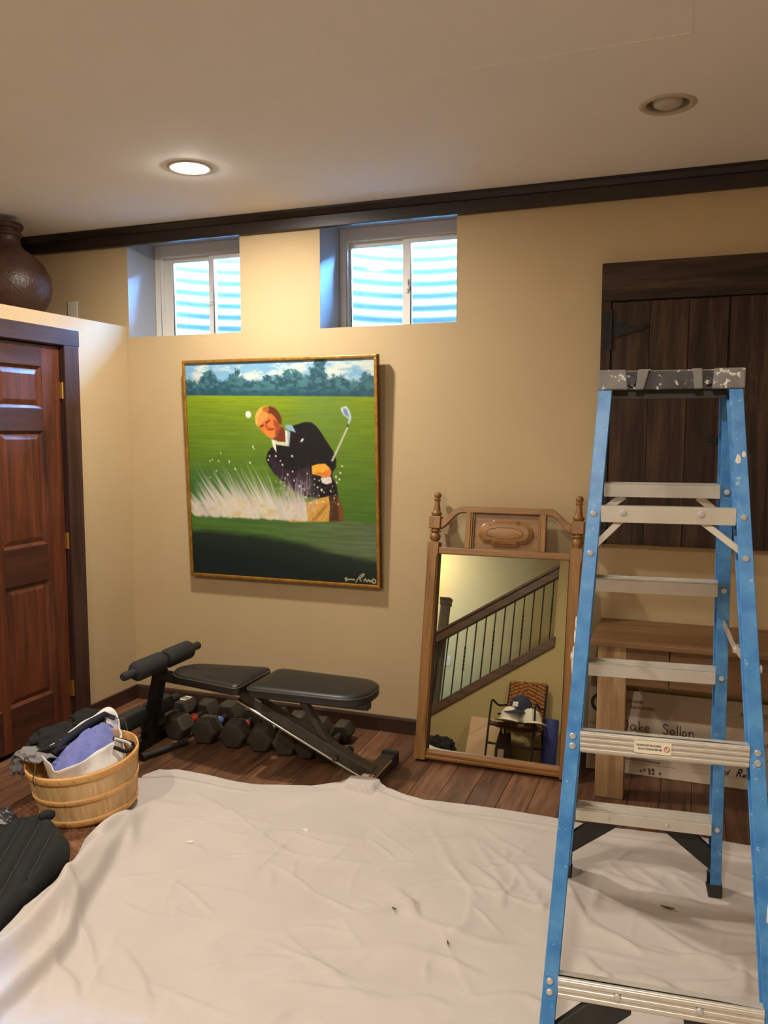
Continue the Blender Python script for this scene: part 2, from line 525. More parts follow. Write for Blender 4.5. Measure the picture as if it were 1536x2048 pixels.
# crown moulding under the ceiling on the back wall: board, cap strip
crown = struct(empty('trim_1', (0, 0, 0)))
cm = MB()
cm.box(-.73, 4.7, -.03, -.0005, 2.572, CEIL - .001)
cm.build('crown_board', MT['dark_trim'], crown, smooth=False, bevel=.002)
c2 = MB()
c2.extr([(-.0301, 2.628), (-.04, 2.632), (-.058, 2.652), (-.062, 2.655), (-.062, CEIL - .001), (-.0301, CEIL - .001)], 'x', -.73, 4.7)
c2.build('crown_cap', MT['dark_trim'], crown, smooth=False)
c3 = MB()
c3.box(-.729, -.7, -1.9, -.0305, 2.572, CEIL - .001)
c3.build('crown_return', MT['dark_trim_y'], crown, smooth=False)

# baseboards
bb = MB(); bb.extr([(-.0005, .001), (-.0005, .082), (-.007, .08), (-.012, .07), (-.014, .001)], 'x', .0155, 4.69)
struct(bb.build('baseboard_back', MT['base_trim'], None, smooth=False))
bl = MB(); bl.box(.0005, .014, -.418, -.0005, .001, .082)
struct(bl.build('baseboard_left', MT['dark_trim_y'], None, smooth=False, bevel=.003))

# door casing
cas = struct(empty('trim_2'))
cz = MB().box(.0005, .02, DY1 - .003, -.418, .001, DZ - .0035).build('casing_side', MT['dark_trim_z'], cas, smooth=False, bevel=.003)
MB().box(.0005, .02, DY0 - .1, DY0 + .003, .001, DZ - .0035).build('casing_side', MT['dark_trim_z'], cas, smooth=False, bevel=.003)
MB().box(.0005, .023, DY0 - .105, -.415, DZ - .003, 2.066).build('casing_head', MT['dark_trim_y'], cas, smooth=False, bevel=.003)
jam = MB()
jam.box(-.1, .0, DY1 - .004, DY1 + .0015, .001, DZ - .0)
jam.box(-.1, .0, DY0 - .0015, DY0 + .004, .001, DZ - .0)
jam.box(-.1, .0, DY0, DY1, DZ - .006, DZ - .0002)
jam.build('door_jamb', MT['dark_trim_z'], cas, smooth=False)

# six-panel door
door = struct(empty('door_1', (-.012, 0, 0)))
dy0, dy1 = DY0 + .007, DY1 - .008
TH = .036
pz = [(.225, .81), (.992, 1.553), (1.665, 1.868)]
cols = [(-.935, -.65), (-1.222, -.997)]
cols = [(-.935, -.652), (-1.245, -.985)]
for a, b in ((-.652, dy1), (-.985, -.935), (dy0, -1.245)):
    MB().box(-TH, 0, a, b, .012, DZ - .01).build('stile', MT['door'], door, smooth=False, bevel=.002)
for za, zb in ((.012, .225), (.81, .992), (1.553, 1.665), (1.868, DZ - .01)):
    for a, b in cols:
        MB().box(-TH, 0, a + .0002, b - .0002, za, zb).build('rail', MT['door_h'], door, smooth=False, bevel=.002)
for a, b in cols:
    for za, zb in pz:
        p = MB()
        g, s = .004, .04
        # raised field with a sloped border, set back from the stiles
        o_ = [(a, za), (b, za), (b, zb), (a, zb)]
        i1 = [(a + s * .35, za + s * .35), (b - s * .35, za + s * .35), (b - s * .35, zb - s * .35), (a + s * .35, zb - s * .35)]
        i2 = [(a + s, za + s), (b - s, za + s), (b - s, zb - s), (a + s, zb - s)]
        R = [[p.bm.verts.new((x, y, z)) for y, z in q] for q, x in ((o_, -.004), (i1, -.016), (i2, -.006))]
        for r0, r1 in ((R[0], R[1]), (R[1], R[2])):
            for k in range(4): p.face([r0[k], r0[(k + 1) % 4], r1[(k + 1) % 4], r1[k]])
        p.face(R[2])
        p.build('panel', MT['door'], door, smooth=False)
for z in (1.757, .99, .212):
    h = MB().cyl((.012, DY1 - .004, z - .042), (.012, DY1 - .004, z + .042), .0065, n=10)
    h.box(.0, .0135, DY1 - .016, DY1 - .003, z - .04, z + .04)
    h.build('hinge', MT['brass'], door)
k = MB().lathe([(.0, .065), (.02, .062), (.028, .05), (.026, .036), (.012, .026), (.012, .008), (.03, .006), (.03, 0)], (0, dy0 + .06, .98), 20, 'x')
k.build('door_knob', MT['brass'], door)

# windows: vinyl sliders deep in the wall, window wells outside
for n, (x0, x1) in enumerate(WIN, 1):
    w = struct(empty('window_%d' % n, (0, 0, 0)))
    yf = .25
    f = MB()
    lj = .10 if n == 1 else .045
    f.box(x0 + .001, x0 + .045, yf, yf + .07, WZ0 + .001, WZ1 - .001)
    f.box(x1 - .045, x1 - .001, yf, yf + .07, WZ0 + .001, WZ1 - .001)
    f.box(x0 + .045, x1 - .045, yf, yf + .07, WZ1 - .07, WZ1 - .001)
    f.box(x0 + .045, x1 - .045, yf, yf + .07, WZ0 + .001, WZ0 + .03)
    f.build('window_frame', MT['white_vinyl'], w, smooth=False, bevel=.004)
    if n == 1: px = [(.127, .372), (.412, .655)]
    else: px = [(1.25, 1.545), (1.597, 1.862)]
    pz0, pz1 = 2.108, 2.527
    for si, (a, b) in enumerate(px):
        ys = yf + (.03 if si == 0 else .006)
        sa = x0 + .0455 if si == 0 else b - .0
        s = MB()
        ea = x0 + .0455 if si == 0 else px[0][1] + .006
        eb = px[1][0] - .006 if si == 0 else x1 - .0455
        s.box(ea, a, ys, ys + .022, pz0 - .003, pz1 + .027)
        s.box(b, eb, ys, ys + .022, pz0 - .003, pz1 + .027)
        s.box(a, b, ys, ys + .022, pz1, pz1 + .027)
        s.box(a, b, ys, ys + .022, pz0 - .003, pz0 + .004)
        sash = s.build('sash', MT['white_vinyl'], w, smooth=False, bevel=.003)
        MB().box(a - .001, b + .001, ys + .009, ys + .013, pz0, pz1 + .001).build('pane', MT['glass'], sash, smooth=False)
    la = MB()
    mx = (px[0][1] + px[1][0]) / 2 + .006
    la.box(mx - .006, mx + .008, yf - .006, yf + .006, 2.27, 2.34)
    la.box(mx - .002, mx + .016, yf - .014, yf - .004, 2.285, 2.305)
    la.build('latch', MT['white_vinyl'], w, smooth=False, bevel=.002)
    # corrugated steel well
    cx = (x0 + x1) / 2
    def wellf(u, v, cx=cx):
        t = PI * u
        z = 1.9 + v * .89
        r = 1 + .018 * math.sin(v * .89 / .072 * 2 * PI)
        return V(cx - .56 * r * math.cos(t), WT + .002 + .62 * r * math.sin(t), z)
    g = MB().grid(wellf, 28, 124)
    well = struct(g.build('window_well', MT['galv'], None, angle=80))
    gr = MB()
    gr.grid(lambda u, v, cx=cx: V(cx - .6 + 1.2 * u, WT + .001 + .66 * v, 2.03 + .07 * mnoise.fractal(V(u * 9 + n * 5, v * 5, 1), 1, 2, 3) + .05 * v), 50, 26)
    gr.build('gravel', MT['gravel'], well, angle=80)
    tw = MB()
    r_ = random.Random(40 + n)
    for q in range(9):
        x = cx + r_.uniform(-.3, .35); y = r_.uniform(.5, .8)
        p = [(x, y, 2.03)]
        for s_ in range(4): p.append((p[-1][0] + r_.uniform(-.06, .06), p[-1][1] + r_.uniform(-.03, .03), p[-1][2] + r_.uniform(.01, .045)))
        tw.tube(p, [.004, .0035, .003, .002, .001], 5)
    tg = tw.build('dry_twigs', MT['leaf'], well); tg['kind'] = 'stuff'

# recessed ceiling lights
LABELS = ['lit recessed ceiling light near the left window, glowing warm white',
          'unlit recessed ceiling light with pale trim ring, above the stepladder',
          'lit recessed ceiling light behind the camera, above the left part of the drop cloth',
          'lit recessed ceiling light behind the camera, on the stepladder side']
for (cx, cy, st), lab in zip(CANS, LABELS):
    t = thing('recessed_light', lab, 'ceiling light', (cx, cy, CEIL), group='recessed ceiling lights')
    hs = MB()
    hs.lathe([(.0725, 0), (.0725, .11), (.03, .13), (.0, .13)], n=40)
    bmesh.ops.delete(hs.bm, geom=[f for f in hs.bm.faces if len(f.verts) > 8], context='FACES_ONLY')
    hs.build('housing', MT['can_dark'] if st == 'off' else MT['can_trim'], t)
    tr = MB()
    tr.lathe([(.0715, .004), (.0722, -.002), (.078, -.006), (.09, -.005), (.0955, -.0015), (.0955, -.0002)], n=48)
    bmf = [f for f in tr.bm.faces if len(f.verts) > 8]
    bmesh.ops.delete(tr.bm, geom=bmf, context='FACES_ONLY')
    tr.build('trim_ring', MT['can_trim'], t)
    bu = MB()
    if st == 'lit': prof = [(.0, -.020), (.02, -.0185), (.042, -.0135), (.058, -.006), (.066, .006), (.064, .03), (.035, .07), (.02, .09), (.02, .128)]
    else: prof = [(.0, -.012), (.02, -.011), (.036, -.008), (.046, -.002), (.050, .008), (.048, .04), (.033, .08), (.02, .095), (.02, .128)]
    bu.lathe(prof, n=36)
    bu.build('bulb', MT['bulb_on'] if st == 'lit' else MT['bulb_off'], t, angle=70)
    if st == 'lit':
        ld = bpy.data.lights.new('lamp_light', 'AREA')
        ld.shape = 'DISK'; ld.size = .115; ld.color = LAMP_COL
        ld.energy = LAMP_W['near_window'] if cy > -2 else (LAMP_W['room_left'] if cx < 2 else LAMP_W['room_right'])
        lo = bpy.data.objects.new('lamp_light', ld)
        lo.location = (0, 0, -.022)
        link(lo, t)
# the stairwell's own lamp, out of sight beyond the stairs
t = thing('stair_lamp', 'small flush ceiling lamp in the stairwell', 'ceiling light', (-.35, -5.95, CEIL - .001))
MB().lathe([(.0, -.06), (.06, -.05), (.1, -.02), (.11, -.0), (.0, .0)], n=28).build('lamp_shade', MT['bulb_on'], t)
ld = bpy.data.lights.new('lamp_light', 'POINT'); ld.energy = LAMP_W['stair']; ld.color = (1, .86, .62); ld.shadow_soft_size = .06
lo = bpy.data.objects.new('lamp_light', ld); lo.location = (0, 0, -.14); link(lo, t)

# ------------------------------------------------------------------ stair railing seen in the mirror
t = thing('stair_railing', 'dark wooden stair railing with thin black iron balusters, seen in the mirror', 'railing', (0, SY, 0))
def rail_h(x): return 1.235 + .65 * (x - .33)
tr = MB(); tr.extr([(-.2, slope(-.2) - .035), (1.678, slope(1.678) - .035), (1.678, slope(1.678) + .075), (-.2, slope(-.2) + .075)], 'y', -.13, .025)
tr.build('sloped_trim', MT['rail_wood'], t, smooth=False, bevel=.004)
hr = MB(); hr.extr([(-.2, rail_h(-.2)), (1.678, rail_h(1.678)), (1.678, rail_h(1.678) + .1), (-.2, rail_h(-.2) + .1)], 'y', -.1, -.02)
hr.extr([(-.2, rail_h(-.2) + .1), (1.678, rail_h(1.678) + .1), (1.678, rail_h(1.678) + .135), (-.2, rail_h(-.2) + .135)], 'y', -.115, .0)
hr.build('handrail', MT['rail_wood'], t, smooth=False, bevel=.005)
MB().box(1.663, 1.679, -.121, .001, slope(1.67) + .07, 2.9).build('side_trim', MT['stairwall'], t, smooth=False)
for i in range(18):
    x = -.12 + i * .1015
    z0, z1 = slope(x) + .07, rail_h(x) + .005
    b = MB()
    if i % 3 == 2:
        zm = (z0 + z1) / 2
        prof = [(.007, z0)]
        for q in range(13):
            zz = zm - .14 + .28 * q / 12
            prof.append((.007 + (.005 if q % 2 else 0), zz))
        prof.append((.007, z1))
        b.lathe(prof, (x, -.06, 0), 8)
    else:
        b.box(x - .0065, x + .0065, -.0665, -.0535, z0, z1)
    b.build('baluster', MT['iron'], t, smooth=False)
t = thing('newel_post', 'square grey-brown newel post with a flat cap, left edge of the mirror', 'post', (.335, -5.62, 0))
MB().box(-.05, .05, -.05, .05, 0, 1.74).build('post', MT['newel'], t, smooth=False, bevel=.006)
MB().box(-.06, .06, -.06, .06, 1.74, 1.80).box(-.065, .065, -.065, .065, 1.80, 1.83).build('post_cap', MT['newel'], t, smooth=False, bevel=.006)
t = thing('light_switch', 'white switch plate on the stairwell wall seen through the balusters', 'switch', (.22, -6.4, 1.2))
MB().box(-.04, .04, .0005, .007, -.06, .06).build('switch_plate', MT['plate'], t, smooth=False, bevel=.003)
MB().box(-.008, .008, .007, .016, -.015, .015).build('toggle', MT['plate'], t, smooth=False, bevel=.002)

# iron chair with rush seat and wicker back, caps lying on it (all seen in the mirror)
t = thing('iron_chair', 'black iron chair with a rush seat and wicker back, seen in the mirror', 'chair', (1.42, -4.98, 0), (0, 0, RZ(8)))
hw, hd = .24, .2
for sx in (-1, 1):
    MB().tube([(sx * hw, hd, 0), (sx * (hw - .005), hd, .45), (sx * (hw - .01), hd, .62), (sx * (hw - .01), hd - .01, .655)], .011, 8).build('leg', MT['iron'], t)
    MB().tube([(sx * (hw - .02), -hd - .04, 0), (sx * (hw - .04), -hd, .45), (sx * (hw - .04), -hd - .05, .9)], .011, 8).build('leg', MT['iron'], t)
    MB().tube(catmull([(sx * (hw - .01), hd - .01, .65), (sx * (hw - .01), hd - .05, .668), (sx * (hw - .02), 0, .635), (sx * (hw - .035), -hd, .66)], 6), .011, 8).build('armrest', MT['iron'], t)
st = MB()
for a, b in (((-hw, hd, .24), (hw, hd, .24)), ((-hw, hd, .42), (hw, hd, .42)), ((-hw + .02, -hd, .25), (hw - .02, -hd, .25)), ((-hw, hd, .25), (-hw + .03, -hd, .25)), ((hw, hd, .25), (hw - .03, -hd, .25))):
    st.cyl(a, b, .008, n=8)
st.build('stretcher', MT['iron'], t)
s = MB()
s.grid(lambda u, v: V(-hw + .01 + u * (2 * hw - .02), hd + .005 - v * 2 * hd, .458 - .03 * math.sin(u * PI) * math.sin(v * PI) + .006 * math.sin(u * 60)), 40, 12)
s.build('seat', MT['wicker_dark'], t, solid=.035)
rb = MB()
for i in range(9):
    for sgn in (-1, 1):
        pass
def backf(u, v):
    x = -.2 + .4 * u
    z = .5 + .42 * v
    return V(x, -hd - .015 - .05 * v + .012 * math.sin((v * 11 + abs(u - .5) * 4) * 2 * PI) * .5 + .006 * math.sin(u * 50), z - .02 * abs(u - .5) ** 2)
rb.grid(backf, 48, 60)
rb.build('backrest', MT['wicker'], t, solid=.014)

def baseball_cap(name, label, loc, rotz, mats, tilt=0):
    t = thing(name, label, 'cap', loc, (tilt, 0, rotz), 'caps piled on the iron chair')
    t.scale = (1.2, 1.2, 1.2)
    c = MB()
    def crownf(u, v):
        a = 2 * PI * u; e = v * PI / 2
        r = .095 * math.cos(e) ** .75
        return V(r * 1.0 * math.cos(a), r * 1.12 * math.sin(a), .125 * math.sin(e) ** 1.0)
    c.grid(crownf, 24, 9, wrap=True)
    c.build('crown', MT[mats[0]], t, solid=.003)
    if mats[1] != mats[0]:
        s_ = MB(); s_.grid(lambda u, v: crownf(.10 + .13 * u - .5, v * .96) * 1.02, 8, 9)
        s_.build('crown_stripe', MT[mats[1]], t, solid=.002)
    b = MB()
    def brim(u, v):
        a = PI * (.17 + .66 * u)
        r0, r1 = .1, .1 + .075 * math.sin(PI * u) ** .6
        r = r0 + (r1 - r0) * v
        return V(r * math.cos(a), r * 1.1 * math.sin(a), .006 + .018 * math.sin(PI * u) * (1 - .3 * v) - .012 * v)
    b.grid(brim, 18, 5)
    b.build('brim', MT[mats[2]], t, solid=.004)
    MB().lathe([(.0, .131), (.006, .13), (.008, .125)], n=10).build('top_button', MT[mats[0]], t)
    return t
c1 = baseball_cap('baseball_cap', 'navy and white baseball cap with a patch, top of the caps on the chair', (1.45, -4.93, .60), RZ(20), ('cap_navy', 'cap_white', 'cap_navy'), RZ(-12))
p = MB().grid(lambda u, v: V(-.035 + .07 * u, .1 + .012 - .0 - .002 * (u - .5) ** 2 * 40 - .018 * v, .04 + .04 * v), 4, 3)
p.build('patch', MT['cap_white'], c1, solid=.002)
baseball_cap('baseball_cap', 'black baseball cap under the navy one on the iron chair', (1.43, -4.96, .535), RZ(55), ('cap_black', 'cap_black', 'cap_black'))
baseball_cap('baseball_cap', 'white baseball cap at the front edge of the rush seat', (1.37, -4.86, .475), RZ(10), ('cap_white', 'cap_white', 'cap_white'))
baseball_cap('baseball_cap', 'white baseball cap beside the chair arm, nearest the blue foam roller', (1.56, -4.87, .475), RZ(-35), ('cap_white', 'cap_white', 'cap_white'))

t = tag(MB().lathe([(.0, .001), (.07, .001), (.075, .006), (.075, .554), (.07, .56), (.028, .56), (.026, .55), (0, .55)], (0, 0, 0), 32).build('foam_roller', MT['roller'], None), 'tall blue foam roller standing beside the iron chair', 'foam roller')
t.location = (1.735, -5.12, 0)
t = MB().box(-.16, .16, -.012, .012, 0, .52).build('cardboard_panel', MT['cardboard'], None, smooth=False, bevel=.002)
t.location = (1.06, -5.02, .0); t.rotation_euler = (RZ(18), RZ(0), 0)
t.location = (1.04, -5.07, .004)
tag(t, 'pale cardboard panel leaning on the wall beside the iron chair', 'panel')
t = thing('paper_bag', 'crumpled dark brown paper bag on the floor under the iron chair', 'bag', (1.27, -5.12, 0))
b = MB(); b.grid(lambda u, v: V((.11 - .05 * v) * math.cos(2 * PI * u) * (1 + .08 * math.sin(9 * u + 5 * v)), (.08 - .06 * v) * math.sin(2 * PI * u), .36 * v + .02 * math.sin(14 * u) * v), 24, 10, wrap=True)
b.build('bag_body', MT['board_dark'], t, solid=.002, angle=30)
MB().box(-.03, .03, .095, .13, 0, .2).build('white_card', MT['cap_white'], t, smooth=False, bevel=.002)
t = tag(MB().blob((0, 0, .11), (.17, .13, .125), .4, 2.2, 4).build('rumpled_jacket', MT['black_cloth'], None, angle=80), 'rumpled black jacket heaped on the floor, lower left of the mirror', 'jacket')
t.location = (.66, -4.8, .0)

# ------------------------------------------------------------------ ledge things and wall plate
t = thing('clay_urn', 'large dark copper-brown urn with a ringed neck on the ledge', 'urn', (-.40, -.45, LEDGE))
MB().lathe([(.0, 0), (.12, 0), (.13, .008), (.175, .05), (.21, .11), (.223, .17), (.215, .225), (.185, .285), (.135, .335), (.09, .365), (.074, .385), (.072, .41)], n=56).build('body', MT['pot'], t, angle=70)
MB().lathe([(.072, .405), (.072, .428), (.08, .432), (.083, .44), (.08, .448), (.074, .452), (.074, .462), (.086, .468), (.09, .48), (.086, .494), (.076, .498), (.062, .497), (.058, .47), (.056, .40)], n=48).build('neck', MT['pot'], t, angle=50)
t = thing('switch_plate', 'white wall plate on the alcove wall just above the ledge', 'wall plate', (-.366, 0, 2.235))
MB().box(-.034, .034, -.007, -.0005, -.058, .058).build('plate', MT['plate'], t, smooth=False, bevel=.003)
for z in (-.022, .022):
    MB().box(-.015, .015, -.009, -.007, z - .014, z + .014).build('socket', MT['plate'], t, smooth=False, bevel=.004)

# ------------------------------------------------------------------ painted canvas of a golfer (flat picture, colours per vertex)
PAINT_POLYS = [
  ((26,23,27),[(462,393),(441,416),(433,447),(449,478),(479,514),(520,544),(561,575),(601,601),(652,613),(703,617),(754,609),(804,602),(801,562),(791,541),(777,519),(781,497),(799,475),(800,441),(783,402),(754,363),(730,328),(703,295),(676,277),(641,276),(600,288),(579,292),(568,310),(557,354),(556,385),(491,380)]),
  ((44,34,44),[(440,425),(482,442),(522,482),(584,499),(656,477),(670,512),(653,600),(581,588),(520,544),(469,505)]),
  ((203,152,66),[(567,642),(652,636),(703,619),(759,606),(764,651),(757,722),(546,731),(555,682)]),
  ((168,116,44),[(665,720),(707,674),(748,638),(753,647),(722,683),(690,721)]),
  ((74,44,28),[(758,607),(804,601),(823,650),(829,716),(756,721),(764,651)]),
  ((120,72,40),[(801,611),(810,610),(828,658),(830,716),(809,717)]),
  ((112,50,34),[(483,327),(507,299),(528,297),(541,319),(540,363),(510,365),(471,351)]),
  ((205,112,52),[(396,265),(407,238),(431,226),(462,237),(488,252),(508,279),(520,296),(507,310),(493,336),(477,351),(458,349),(433,334),(412,314),(397,296)]),
  ((226,140,72),[(399,265),(410,240),(431,229),(457,239),(440,261),(419,278),(408,287),(400,287)]),
  ((150,70,36),[(477,261),(507,281),(520,297),(507,310),(493,336),(483,327),(491,305),(479,287)]),
  ((224,128,58),[(428,309),(454,318),(485,321),(477,340),(461,347),(438,331)]),
  ((222,160,78),[(380,265),(385,236),(404,215),(432,203),(461,203),(468,221),(457,239),(426,227),(407,240),(397,265),(396,297),(384,287)]),
  ((98,46,24),[(458,203),(489,212),(510,233),(523,261),(522,289),(505,281),(487,251),(467,235),(452,239),(442,217)]),
  ((165,96,42),[(427,208),(448,204),(458,217),(452,237),(431,227),(418,223)]),
  ((70,34,22),[(405,295),(424,285),(428,290),(410,301)]),
  ((70,34,22),[(434,278),(459,263),(464,267),(440,284)]),
  ((168,80,40),[(432,285),(442,285),(450,298),(465,303),(447,309),(439,303)]),
  ((120,50,34),[(441,311),(455,308),(473,303),(486,303),(483,309),(454,315)]),
  ((128,164,190),[(542,288),(577,289),(597,324),(558,312),(542,303)]),
  ((214,214,200),[(465,353),(487,360),(491,416),(473,389)]),
  ((200,196,176),[(483,358),(505,365),(551,367),(556,385),(491,377)]),
  ((150,168,176),[(540,310),(567,323),(559,385),(548,380),(540,354)]),
  ((222,220,206),[(540,310),(549,319),(551,376),(546,374),(540,354)]),
  ((214,210,206),[(617,363),(626,350),(638,350),(633,359),(622,367)]),
  ((232,164,62),[(674,472),(707,463),(742,461),(764,476),(775,497),(766,519),(736,524),(711,515),(675,509)]),
  ((206,128,44),[(685,507),(706,498),(731,502),(756,493),(759,506),(731,516),(706,515)]),
  ((214,118,58),[(731,501),(766,484),(774,506),(762,525),(736,525)]),
  ((216,206,196),[(719,525),(772,519),(776,545),(750,554),(725,548)]),
  ((24,22,24),[(757,471),(775,443),(787,447),(771,480)]),
  ((186,186,172),[(773,449),(857,298),(865,300),(783,451)]),
  ((60,60,60),[(855,298),(860,288),(867,290),(863,300)]),
  ((172,188,202),[(828,214),(856,207),(873,231),(881,258),(869,286),(861,284),(866,264),(842,248),(829,228)]),
  ((108,126,156),[(838,219),(854,218),(866,243),(869,258),(846,245)]),
]
PAINT_BALL = (345,241)
PAINT_FLECKS = [(365,387,7),(370,398,5),(346,462,7),(262,491,7),(230,462,6),(453,430,6),(445,448,7),(486,430,8),(573,429,9),(520,469,8),(510,451,6),(547,513,8),(573,499,7),(687,531,6),(710,537,6),(829,471,7),(820,501,8),(797,519,9),(814,530,8),(801,545,7),(722,579,10),(702,568,7),(769,583,7),(734,590,6),(708,606,6),(695,639,7),(728,632,7),(753,622,6),(650,507,6),(607,565,8),(580,539,6),(637,614,7),(531,531,6),(806,641,6),(786,615,6),(121,457,6),(135,450,6),(170,456,6),(184,418,6),(155,502,6),(118,534,6),(230,456,6),(262,493,6),(363,390,6),(344,462,6)]
PAINT_SIG = [[(843,973),(833,978),(843,982),(835,990)],[(849,981),(860,979),(872,980),(882,978)],[(887,991),(910,961),(929,951),(925,960),(908,974),(915,984)],[(929,984),(936,973),(944,984),(953,976),(959,985),(968,976)],[(976,971),(986,975),(986,986),(975,989),(970,982),(976,971)]]
PAINT_TREES = [((128,69),55),((106,82),40),((156,86),45),((286,55),30),((276,79),45),((251,92),35),((309,90),40),((462,80),30),((453,100),45),((509,94),40),((557,72),45),((596,66),40),((572,96),60),((619,87),45),((665,104),60),((713,20),38),((736,14),30),((724,53),50),((697,59),40),((734,86),55),((696,105),60),((802,101),45),((840,98),35),((854,112),40),((958,95),45),((984,105),40),((17,94),30),((381,108),30),((906,122),30)]
PW_, PH_ = 1.122, 1.173
def paint_canvas(nx=372, ny=390):
    R = np.random.RandomState(3)
    U, Vv = np.meshgrid((np.arange(nx) + .5) / nx * 1000, (np.arange(ny) + .5) / ny * 1000)
    img = np.zeros((ny, nx, 3))
    def vnoise(sx, sy, seed):
        r = np.random.RandomState(seed)
        g = r.rand(int(1000 / sy) + 3, int(1000 / sx) + 3)
        x, y = U / sx, Vv / sy
        xi, yi = x.astype(int), y.astype(int); fx, fy = x - xi, y - yi
        fx = fx * fx * (3 - 2 * fx); fy = fy * fy * (3 - 2 * fy)
        return (g[yi, xi] * (1 - fx) + g[yi, xi + 1] * fx) * (1 - fy) + (g[yi + 1, xi] * (1 - fx) + g[yi + 1, xi + 1] * fx) * fy
    def mixc(a, b, t): return np.array(a) * (1 - t[..., None]) + np.array(b) * t[..., None]
    def over(col, alpha): 
        nonlocal img
        img = img * (1 - alpha[..., None]) + np.array(col, float) * alpha[..., None]
    sm = lambda a, b, x: np.clip((x - a) / (b - a), 0, 1) ** 2 * (3 - 2 * np.clip((x - a) / (b - a), 0, 1))
    # sky
    n = .5 * vnoise(90, 30, 1) + .3 * vnoise(30, 12, 2) + .2 * vnoise(10, 5, 3)
    img = mixc((112, 158, 190), (186, 196, 192), sm(.35, .7, n))
    over((206, 196, 176), sm(.55, .8, vnoise(120, 26, 8)) * .45 * sm(20, 90, Vv))
    # tree line
    tn = vnoise(14, 14, 4) * .5 + vnoise(6, 6, 5) * .5
    hor = 149 + .02 * U
    tree = sm(-14, 8, Vv - (hor - 62) + (tn - .5) * 30 - 14 * (vnoise(60, 400, 9) - .5))
    for (x, y), r in PAINT_TREES:
        d = np.hypot((U - x), (Vv - y) * 1.05) + (tn - .5) * 30
        tree = np.maximum(tree, 1 - sm(r * .48, r * .78, d))
    tcol = mixc((38, 74, 88), (64, 108, 116), sm(.3, .75, vnoise(24, 14, 6) * .6 + vnoise(8, 6, 7) * .4))
    img = img * (1 - tree[..., None]) + tcol * tree[..., None]
    over((30, 66, 84), tree * sm(hor - 40, hor - 10, Vv) * .55)
    # field
    f = sm(-3, 3, Vv - hor)
    t = np.clip((Vv - hor) / 560, 0, 1)
    stroke = vnoise(140, 7, 10) * .6 + vnoise(50, 5, 11) * .4
    fld = mixc((122, 142, 26), (70, 106, 40), t ** .7)
    fld = fld * (.9 + .2 * stroke[..., None])
    fld = fld + (np.array((104, 126, 30)) - fld) * (sm(.5, 1, U / 1000) * .25 * (1 - t))[..., None]
    img = img * (1 - f[..., None]) + fld * f[..., None]
    over((86, 120, 74), f * sm(500, 700, U) * (1 - sm(780, 940, U)) * .35 * (1 - sm(250, 480, Vv)))
    over((44, 88, 62), f * (1 - sm(150, 420, U)) * sm(430, 560, Vv) * .5)
    # foreground rise
    hump = 712 + .02 * U + 8 * (vnoise(40, 900, 12) - .5) - 10 * np.exp(-((U - 850) / 160) ** 2)
    fg = sm(-5, 5, Vv - hump)
    g2 = mixc((74, 108, 48), (96, 112, 78), sm(.3, 1.0, U / 1000))
    img = img * (1 - fg[..., None]) + g2 * (.86 + .26 * stroke[..., None]) * fg[..., None]
    dk = 786 + .108 * (U - 60) * sm(100, 900, U) + 14 * (vnoise(90, 20, 13) - .5)
    over((28, 40, 34), sm(-16, 26, Vv - dk) * .95)
    over((20, 30, 32), sm(30, 140, Vv - dk) * .8)
    over((52, 60, 58), sm(.66, .9, vnoise(160, 8, 14)) * sm(800, 850, Vv) * (1 - sm(880, 960, Vv)) * sm(450, 900, U) * .5)
    # polygons
    def poly(pts, col, soft=1.6, tex=.08):
        P = np.array(pts, float)
        x0, x1 = P[:, 0].min() - 8, P[:, 0].max() + 8; y0, y1 = P[:, 1].min() - 8, P[:, 1].max() + 8
        i0, i1 = max(0, int(x0 / 1000 * nx)), min(nx, int(x1 / 1000 * nx) + 2)
        j0, j1 = max(0, int(y0 / 1000 * ny)), min(ny, int(y1 / 1000 * ny) + 2)
        if i1 <= i0 or j1 <= j0: return
        acc = 0; K = 4
        for a in range(K):
            for b in range(K):
                X = (np.arange(i0, i1) + (a + .5) / K)[None, :] / nx * 1000
                Y = (np.arange(j0, j1) + (b + .5) / K)[:, None] / ny * 1000
                ins = np.zeros((j1 - j0, i1 - i0), bool)
                for k in range(len(P)):
                    (xa, ya), (xb, yb) = P[k], P[k - 1]
                    if ya == yb: continue
                    c = ((ya > Y) != (yb > Y)) & (X < (xb - xa) * (Y - ya) / (yb - ya) + xa)
                    ins ^= c
                acc = acc + ins
        m = acc / (K * K)
        q = np.pad(m, 1)
        m = (q[1:-1, 1:-1] * 2 + q[:-2, 1:-1] + q[2:, 1:-1] + q[1:-1, :-2] + q[1:-1, 2:]) / 6
        tx = 1 + tex * 2 * (vnoise(9, 7, 20)[j0:j1, i0:i1] - .5)
        c = np.array(col, float)[None, None] * tx[..., None]
        img[j0:j1, i0:i1] = img[j0:j1, i0:i1] * (1 - m[..., None]) + c * m[..., None]
    def streak(xa, ya, xb, yb, wa, wb, col, al):
        x0, x1 = min(xa, xb) - wa * 2, max(xa, xb) + wa * 2; y0, y1 = min(ya, yb) - wa * 2, max(ya, yb) + wa * 2
        i0, i1 = max(0, int(x0 / 1000 * nx)), min(nx, int(x1 / 1000 * nx) + 2)
        j0, j1 = max(0, int(y0 / 1000 * ny)), min(ny, int(y1 / 1000 * ny) + 2)
        if i1 <= i0 or j1 <= j0: return
        X, Y = U[j0:j1, i0:i1], Vv[j0:j1, i0:i1]
        dx, dy = xb - xa, yb - ya; L2 = dx * dx + dy * dy + 1e-6
        t = np.clip(((X - xa) * dx + (Y - ya) * dy) / L2, 0, 1)
        d = np.hypot(X - xa - t * dx, Y - ya - t * dy)
        w = wa + (wb - wa) * t
